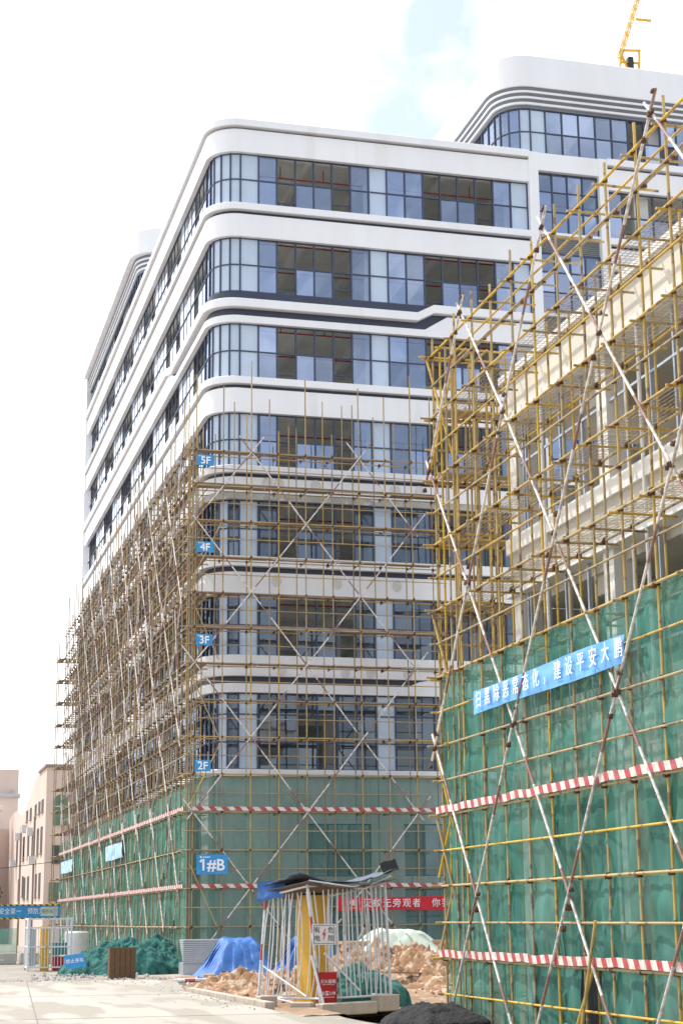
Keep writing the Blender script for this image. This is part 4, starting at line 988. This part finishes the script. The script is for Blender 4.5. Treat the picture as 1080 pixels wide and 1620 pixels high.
crumpled('net_heap', 9.1, 66.5, 2.5, 2.0, 1.45, HEAPN, 2., 'large crumpled heap of green netting at the foot of the left scaffold', 'netting heap', 90)
crumpled('net_heap', 10.75, 69.5, 1.6, 2.2, 1.4, HEAPN, 12., 'dark green netting heap against the left scaffold, behind the larger heap', 'netting heap', 70)
crumpled('net_heap', 11.3, 41.6, 1.35, 1.3, .95, HEAPN, 21., 'small green netting heap on the clay inside the near cage', 'netting heap', 70, f=2.4)
# blue tarpaulin over stacked material
def tarp(name, x0, x1, y0, y1, z0, h, mt, seed, label, spread=.45, n=60, cat='tarpaulin'):
    mb = MB()
    for j in range(n+1):
        for i in range(n+1):
            u = -1.+2*i/n; v = -1.+2*j/n
            k = max(abs(u-.15*(1-abs(u))), abs(v)); t = 1 if k < .42 else max(0, 1-(k-.42)/.58)
            t = t*t*(3-2*t)
            ed = 1+ .25*fbm((math.atan2(v, u)*1.5, seed, 1))
            x = (x0+x1)/2+u*(x1-x0)/2*(1+spread*(1-t)*ed*.4); y = (y0+y1)/2+v*(y1-y0)/2*(1+spread*(1-t)*.4)
            fold = math.sin(math.atan2(v, u)*17+seed+2*fbm((u*2, v*2, seed)))*.09*(1-t)*4*t
            z = z0+(h-z0)*t*(1+.10*fbm((x*1.4, y*1.4, seed)))+fold*.8+.03*fbm((x*4, y*4, seed))
            mb.v.append((x+fold*.8, y+fold, z))
    for j in range(n):
        for i in range(n): k = j*(n+1)+i; mb.face((k, k+1, k+n+2, k+n+1))
    return tag(mb.build(name, mt, smooth=True), label, cat)
tarp('blue_tarpaulin', 10.8, 12.9, 57.6, 60.5, .08, 1.28, TARP, 4., 'bright blue tarpaulin draped over stacked material left of the near cage')
tarp('blue_tarpaulin', 14.0, 15.9, 60.5, 62.5, .10, 1.3, TARP, 14., 'blue tarpaulin half hidden behind the bars of the near cage')
ts = thing('timber_stack', (18.2, 58.5, .4), 'stack of brown timber beside the near green netting, partly under a pale sheet', 'timber stack')
for k in range(5):
    for q in range(4):
        b = MB(); b.box(15.6+random.uniform(-.1, .1), 20.8+random.uniform(-.2, .1), 58+q*.36, 58.34+q*.36, .62+k*.115, .725+k*.115); b.build('timber', TIMB, ts)
b = MB(); b.box(15.5, 21, 57.9, 59.6, -.1, .58); b.build('bearer_wall', GREYP, ts)
tarp('pale_sheet', 15.9, 18.9, 57.7, 59.7, .75, 1.55, TARPG, 24., 'pale green plastic sheet draped over the timber stack')
# rubble scattered on clay and ground
def rock(mb, c, r_):
    q = Matrix.Rotation(random.uniform(0, 6.28), 4, Vector((random.uniform(-1, 1), random.uniform(-1, 1), 1)).normalized()); i = len(mb.v)
    P_ = [Vector(p) for p in ((0, 0, 1), (0, 0, -1), (1, 0, 0), (-1, 0, 0), (0, 1, 0), (0, -1, 0), (.7, .7, .5), (-.7, -.6, .5), (.6, -.7, -.4), (-.6, .7, -.4))]
    Q = [p*r_*random.uniform(.7, 1.15) for p in P_]
    mb.v += [tuple(Vector(c)+q @ Vector((p.x*1.2, p.y, p.z*.75))) for p in Q]
    for f in ((0, 2, 6), (0, 6, 4), (0, 4, 3), (0, 3, 7), (0, 7, 5), (0, 5, 2), (1, 8, 2), (1, 2, 4), (1, 4, 9), (1, 9, 3), (1, 3, 5), (1, 5, 8), (2, 4, 6), (3, 4, 9), (3, 5, 7), (2, 8, 5)): mb.face([i+k for k in f])
b = MB()
for k in range(4200):
    if k % 3: cx, cy, sx_, sy_, hh = 16.2, 50.5, 4.5, 5.6, .66
    else: cx, cy, sx_, sy_, hh = 10.0, 45.2, 2.0, 4.2, .44
    u, v = random.gauss(0, .5), random.gauss(0, .5)
    if u*u+v*v > 1.3: continue
    rock(b, (cx+u*sx_, cy+v*sy_, max(.02, hh*max(0, 1-math.sqrt(u*u+v*v))*.9)), random.choice((.02, .025, .03, .04, .05, .07, .12)))
o = b.build('rubble', ROCK); o['kind'] = 'stuff'
b = MB()
for k in range(260):
    rock(b, (random.uniform(8.6, 13.5), random.uniform(47, 60), .04), random.choice((.03, .05, .08)))
for k in range(160): rock(b, (random.uniform(5.2, 9.5), random.uniform(57.5, 66), .04), random.choice((.03, .05, .07)))
for k in range(500): rock(b, (random.uniform(-2, 8.), 57.2-abs(random.gauss(0, 1.3)), .145), random.choice((.012, .02, .03)))
for k in range(160):
    t_ = random.random(); rock(b, (8.0-abs(random.gauss(0, .5)), 36+20*t_, .145), random.choice((.01, .015, .025)))
o = b.build('gravel', GREYP); o['kind'] = 'stuff'
# brick and block bits on the ground
rnd = random.Random(3)
for i, (x, y, s1, s2, h, m_, lb) in enumerate(((11.3, 55.5, .42, .3, .38, KERB, 'upright pinkish concrete block before the grey sheet stack'), (10.9, 55.8, .16, .16, .34, BLACKR, 'small black bucket beside the pinkish block'),
        (10.2, 54.8, .5, .3, .12, KERB, 'flat brick slab lying left of the black bucket'), (10.5, 56.5, .4, .25, .25, ROCK, 'reddish broken brick behind the flat slab'))):
    b = MB()
    if m_ is BLACKR:
        b.tube((x, y, 0), (x, y, h), .10, 14, .13); o = b.build('bucket', m_); tag(o, lb, 'bucket')
    else:
        b.box(-s1/2, s1/2, -s2/2, s2/2, 0, h, Matrix.Translation((x, y, 0)) @ Matrix.Rotation(rnd.uniform(-.5, .5), 4, 'Z')); o = b.build('loose_block', m_); tag(o, lb, 'block'); o.modifiers.new('b', 'BEVEL').width = .03
for i, (a, b_, lb) in enumerate((((8.9, 54.2, .12), (12.6, 55.4, .14), 'red and white tube lying on the ground before the blue tarpaulin'), ((9.1, 55.2, .10), (10.9, 55.6, .12), 'shorter red and white tube lying behind the long one'))):
    b = MB(); b.tube(a, b_, .06, 10); o = b.build('painted_tube', CAGER); tag(o, lb, 'tube', 'painted tubes on the ground')
b = MB()
for k in range(12): b.box(10.9, 12.6, 63.9+k*.001, 64.0+k*.08, .42+k*.07, .475+k*.07)
b.box(10.9, 12.6, 63.95, 64.9, .0, .42); o = b.build('sheet_stack', STEELG); tag(o, 'stack of pale grey sheets against the netting left of the blue tarpaulin', 'sheet stack')
for i, (a, b_, wd, lb) in enumerate((((12.6, 46.5, .55), (15.4, 47.6, .42), .2, 'pale plank lying across the big clay heap'), ((9.3, 41.9, .42), (10.3, 43.6, .36), .14, 'short plank on the clay heap behind the near cage post'), ((14.2, 43.0, .28), (16.8, 42.2, .34), .18, 'weathered plank on the clay right of the near cage'), ((8.9, 47.5, .3), (9.6, 50.2, .22), .14, 'plank lying along the road edge beside the clay heap'))):
    b = MB(); b.obox(a, b_, wd, .04); o = b.build('loose_plank', PLANK); tag(o, lb, 'plank', 'loose planks on the clay')
# brown crate with grooves
cr = thing('brown_crate', (8.15, 60, 0), 'square brown slatted crate standing at the edge of the road before the green heap', 'crate')
b = MB()
for k in range(5):
    b.box(7.70+k*.182, 7.70+k*.182+.17, 60, 60.06, .02, 1.06+.01*(k % 2))
b.build('front_slats', BROWN, cr)
b = MB(); b.box(7.72, 8.59, 60.07, 60.62, .0, 1.04); b.build('body', BROWN, cr)

# ------------------------------------------------------------------ small cage far left with yellow pillar, sign, gate beam
c2 = thing('guard_cage', (6.0, 72, 0), 'smaller white bar cage by the gate beam, with a lattice top panel', 'cage', 'white bar cages on the site')
x0, x1, y0, y1, hh = 5.92, 7.62, 71.6, 73.2, 1.95
for x, y in ((x0, y0), (x1, y0), (x0, y1), (x1, y1)):
    b = MB(); b.box(x-.04, x+.04, y-.04, y+.04, 0, hh+.15); b.build('post', CAGEW, c2)
for k in range(1, 13):
    x = x0+(x1-x0)*k/13; b = MB(); b.tube((x, y0, .15), (x, y0, hh-.25), .014, 6); b.build('bar', CAGEW, c2)
for k in range(1, 8):
    y = y0+(y1-y0)*k/8; b = MB(); b.tube((x0, y, .15), (x0, y, hh-.25), .014, 6); b.build('bar', CAGEW, c2)
for z in (.15, .95, hh-.25, hh+.1):
    b = MB(); b.box(x0, x1, y0-.025, y0+.025, z-.03, z+.03); b.box(x0-.025, x0+.025, y0, y1, z-.03, z+.03); b.build('rail', CAGEW, c2)
b = MB(); b.box(x0+.05, x0+.3, y0+.02, y0+.05, .2, hh-.3); b.build('side_sheet', STEELG, c2)
b = MB(); b.box(6.42, 6.78, 71.9, 72.3, 0, 1.75); o = b.build('yellow_pillar', PILY); tag(o, 'yellow pillar inside the smaller cage far left', 'pillar', 'yellow pillars in cages')
b = MB(); b.box(6.95, 7.5, 72.1, 72.7, 0, .55); o = b.build('tool_chest', FIRE); tag(o, 'dark red chest inside the smaller cage', 'chest')
b = MB(); b.box(6.95, 7.5, 72.05, 72.7, .62, 1.1); o = b.build('switch_box', mat('teal_paint', (.04, .18, .18), .6)); tag(o, 'teal box on top of the red chest in the smaller cage', 'box')
ns_ = thing('parking_sign', (6.9, 63.4, .2), 'small blue sign with white characters leaning on the green netting heap', 'sign')
M = plane_M((6.9, 63.5, .56), (.98, .1, .10), (0, .25, 1))
b = MB(); b.box(-.36, .36, -.24, .24, -.02, 0, M); b.build('board', BLUE, ns_); text('禁止停车', .165, M @ Matrix.Translation((0, 0, .004)), WTXT, ns_, ext=.003)
gt = thing('gate_beam', (4, 90, 0), 'blue gate beam with white characters and black and yellow edges at far left', 'gate')
for x in (-3.5, 8.7): b = MB(); b.box(x-.06, x+.06, 89.95, 90.15, 0, 2.75); b.build('post', STEELG, gt)
b = MB(); b.box(-3.6, 8.98, 89.98, 90.12, 2.13, 2.72); b.build('board', BLUE, gt)
for z in (2.72, 2.06): b = MB(); b.board((-3.6, 89.94, z), (8.98, 89.94, z), .07, .2, (0, 1, 0)); b.build('edge_strip', HAZ, gt)
for k, ch in enumerate('工 安全第一 预防为主'):
    if ch != ' ': text(ch, .34, plane_M((5.75+.285*(k-1), 89.97, 2.43), (1, 0, 0), (0, 0, 1)), WTXT, gt, ext=.004, sx=.8)
b = MB(); b.box(8.0, 8.85, 89.965, 89.975, 2.2, 2.66); b.build('panel', mat('pale_sign_panel', (.55, .58, .40), .6), gt)
text('综合治理', .24, plane_M((8.42, 89.955, 2.43), (1, 0, 0), (0, 0, 1)), BLUE, gt, sx=.8, ext=.003)
fn = thing('site_fence', (3, 92, 0), 'green mesh site fence beneath the gate beam at far left', 'fence')
net('fence_sheet', (-6, 92), (7.0, 92), 0, 1.6, (0, -1, 0), NETN, fn, .3, .05, 3., [0, 1.6])
for k in range(7): b = MB(); b.tube((-5+k*2, 91.95, 0), (-5+k*2, 91.95, 1.9), .03, 6); b.build('post', YELT, fn)
tk = MB(); tk.tube((8.75, 80, .1), (8.75, 80, 1.5), .55, 24); o = tk.build('water_tank', ACW); o.modifiers.new('b', 'BEVEL').width = .08; tag(o, 'pale round tank between the smaller cage and the netting', 'tank')
b = MB()
for x0_, x1_ in ((5.3, 6.4), (6.6, 8.4)): b.box(x0_, x1_, 84, 85, 0, .5)
o = b.build('site_clutter', GREYP); o['kind'] = 'stuff'

# ------------------------------------------------------------------ old pink buildings, far left
pk = thing('pink_building', (11.3, 125, 0), 'old pink-rendered building with curved gable and arched window behind the left scaffold', 'building')
XPK = 11.25
def gab(y): 
    t = (y-125)/36
    if t < .18: return 12.75
    if t < .62: return 12.75-1.6*(1-math.cos((t-.18)/.44*math.pi))/2*1.35
    return 10.6+.5*math.sin((t-.62)/.38*math.pi)+1.0*(t-.62)
b = MB(); n = 36
prev = None
for k in range(n+1):
    y = 125+36*k/n; i = len(b.v); z = gab(y); b.v += [(XPK, y, 0), (XPK, y, z), (XPK+16, y, z), (XPK+16, y, 0)]
    if k:
        for q in range(3): b.face((i-4+q, i+q, i+q+1, i-3+q))
b.face((0, 1, 2, 3)); i = len(b.v)-4; b.face((i+3, i+2, i+1, i)); b.build('wall', PINK, pk)
b = MB(); b.box(XPK-.12, XPK+16, 124.85, 131, 12.76, 12.95); b.build('roof_edge', PIPE, pk)
def owin(y, z0, z1, wdt=1.5, m_=WINDK, sill=True):
    b = MB(); b.box(XPK-.04, XPK+.1, y, y+wdt, z0, z1); o = b.build('window', m_, pk)
    f = MB(); f.box(XPK-.07, XPK-.041, y+wdt*.46, y+wdt*.54, z0, z1); f.box(XPK-.10, XPK-.0, y-.1, y+wdt+.1, z0-.1, z0-.001); f.build('frame', PIPE, o)
for z0, z1, ys_ in ((3.9, 5.6, (127.5, 130.6, 137.5, 141., 147)), (7.0, 8.9, (127, 130, 134.5, 138.5, 143, 150)), (10.0, 11.5, (126.8, 129.4, 132.6, 137, 140.5))):
    for y in ys_: owin(y, z0-.25, z1-.25 if z0 < 9 else z1-.9)
for z0 in (3.9, 7.0):
    for y in (134., ): owin(y+9, z0, z0+1.6, 1.2)
for y, z in ((131.8, 6.7), (139.5, 9.4), (146.5, 9.1), (151, 7.0), (134, 8.9)):
    b = MB(); b.box(XPK-.55, XPK-.12, y, y+.9, z-.6, z+.0); b.build('air_conditioner', ACW, pk)
for y in (133.2, 146.2): b = MB(); b.tube((XPK-.08, y, 0), (XPK-.08, y, 9.6), .07, 6); b.build('downpipe', PIPE, pk)
# front face: arch window, square window, green window
b = MB(); cx, zz = 12.32, 10.3; pts = [(cx-.5, 8.6), (cx+.5, 8.6)]+[(cx+.5*math.cos(math.pi*k/10), zz+.5*math.sin(math.pi*k/10)) for k in range(11)]
b.v = [(x, 124.94, z) for x, z in pts]+[(x, 125.1, z) for x, z in pts]; m_ = len(pts); b.face(range(m_)); [b.face((k, (k+1) % m_, (k+1) % m_+m_, k+m_)) for k in range(m_)]
o = b.build('arched_window', WINGR, pk); f = MB(); f.box(cx-.03, cx+.03, 124.90, 124.939, 8.6, 10.8); f.box(cx-.5, cx+.5, 124.90, 124.938, 9.9, 9.97); f.build('frame', PINK2, o)
for cx, z0, z1, mt_ in ((12.2, 5.9, 7.2, WINDK), (12.05, 3.2, 4.6, WINGR)):
    b = MB(); b.box(cx-.42, cx+.6, 124.94, 125.1, z0, z1); o = b.build('window', mt_, pk); f = MB(); f.box(cx-.42, cx+.6, 124.90, 124.938, z0+.3, z0+.36); f.box(cx+.06, cx+.11, 124.90, 124.937, z0, z1); f.build('frame', PIPE, o)
tw = thing('round_tower', (8.3, 158, 0), 'round pink stair tower with flat rim beside the curved gable', 'tower')
b = MB(); b.tube((8.6, 158, 0), (8.6, 158, 11.6), 1.6, 32); b.build('wall', PINK2, tw, smooth=False); b = MB(); b.tube((8.6, 158, 11.6), (8.6, 158, 12.1), 1.75, 32); b.build('rim', PINK2, tw)
fb_ = thing('far_block', (5, 175, 0), 'pale pink flat-roofed block seen behind the round tower', 'building')
b = MB(); b.box(4, XPK+2, 161.2, 175, 0, 10.2); b.build('link_wall', PINK2, fb_)
b = MB(); b.box(-6, 13, 175, 190, 0, 14.0); b.build('wall', PINK2, fb_); b = MB(); b.box(-6.2, 13.2, 174.8, 190, 14.0, 14.35); b.build('roof', STEELG, fb_); b = MB(); b.box(10.6, 13.2, 178, 184, 14.35, 17); b.build('stair_house', PINK, fb_)
for k in range(6):
    for z in (12.0, 8.2): b = MB(); b.box(-5+k*2.6, -3.6+k*2.6, 174.93, 175.1, z, z+1.3); b.build('window', WINDK, fb_)
# shrub at the far left edge
sh = thing('shrub', (6.6, 118, 0), 'dark green shrub above the gate beam at the left edge', 'shrub')
b = MB(); b.tube((6.6, 118, 0), (6.6, 118, 3.2), .12, 8, .05); b.build('stem', BARK, sh)
b = MB()
for k in range(900):
    d = Vector((random.gauss(0, 1), random.gauss(0, 1), random.gauss(0, 1))).normalized()*random.random()**.4*1.3*(1+.35*fbm((k*.1, 0, 0))); c = Vector((6.7, 118, 3.5))+Vector((d.x, d.y, d.z*.8))
    u = Vector((random.uniform(-1, 1), random.uniform(-1, 1), random.uniform(-1, 1))).normalized()*.11; v = u.orthogonal().normalized()*.07; b.quad(c-u, c-v, c+u, c+v)
b.build('foliage', LEAF, sh)
# overhead cable
b = MB(); pts = [Vector((-10, 110, 4.6)).lerp(Vector((11.2, 108, 5.6)), k/16)-Vector((0, 0, .5*math.sin(math.pi*k/16))) for k in range(17)]; b.poly(pts, .02, 5); o = b.build('overhead_cable', BLACKR); tag(o, 'thin black cable sagging above the gate beam', 'cable')

# ------------------------------------------------------------------ tower crane beyond the roof
cr = thing('tower_crane', (52.6, 110, 0), 'yellow tower crane rising behind the roof at top right', 'crane')
def lattice_mast(mb, a, b, w_, step, r_):
    a, b = Vector(a), Vector(b); t = (b-a).normalized(); x = t.orthogonal().normalized()*w_/2; y = t.cross(x).normalized()*w_/2; n = max(1, int((b-a).length/step)); cs = [x+y, x-y, -x-y, -x+y]
    for c in cs: mb.tube(a+c, b+c, r_, 5)
    for k in range(n):
        p, q = a.lerp(b, k/n), a.lerp(b, (k+1)/n)
        for i in range(4): mb.tube(p+cs[i], q+cs[(i+1) % 4], r_*.6, 4); mb.tube(p+cs[i], p+cs[(i+1) % 4], r_*.6, 4)
b = MB(); lattice_mast(b, (52.6, 110, 0), (52.6, 110, 64.5), 1.2, 1.6, .09); b.build('mast', CRANEY, cr)
b = MB(); lattice_mast(b, (51.9, 110, 66.2), (57.3, 110, 82.), .24, .8, .04); b.build('jib', CRANEY, cr)
b = MB(); b.box(51.6, 53.6, 109.6, 110.4, 64.5, 65.3)
for a, c in (((51.9, 110, 65.3), (52.1, 110, 66.9)), ((53.5, 110, 65.3), (53.6, 110, 67.0)), ((52.0, 110, 66.9), (53.7, 110, 67.1)), ((51.9, 110, 65.9), (53.6, 110, 66.0)), ((52.6, 110, 65.3), (52.0, 110, 66.8))): b.tube(a, c, .11, 6)
b.build('turntable_frame', CRANEY, cr)
b = MB(); b.box(52.55, 52.95, 109.7, 110.2, 65.3, 66.3); b.build('winch', BLACKR, cr)
b = MB(); b.tube((53.6, 110, 67), (58.6, 110, 82.), .035, 5); b.build('pendant_line', mat('steel_rope', (.4, .36, .34), .6), cr)
b = MB(); b.tube((53.45, 110, 69.75), (54.75, 110, 69.8), .12, 6); b.build('spreader', CRANEY, cr)
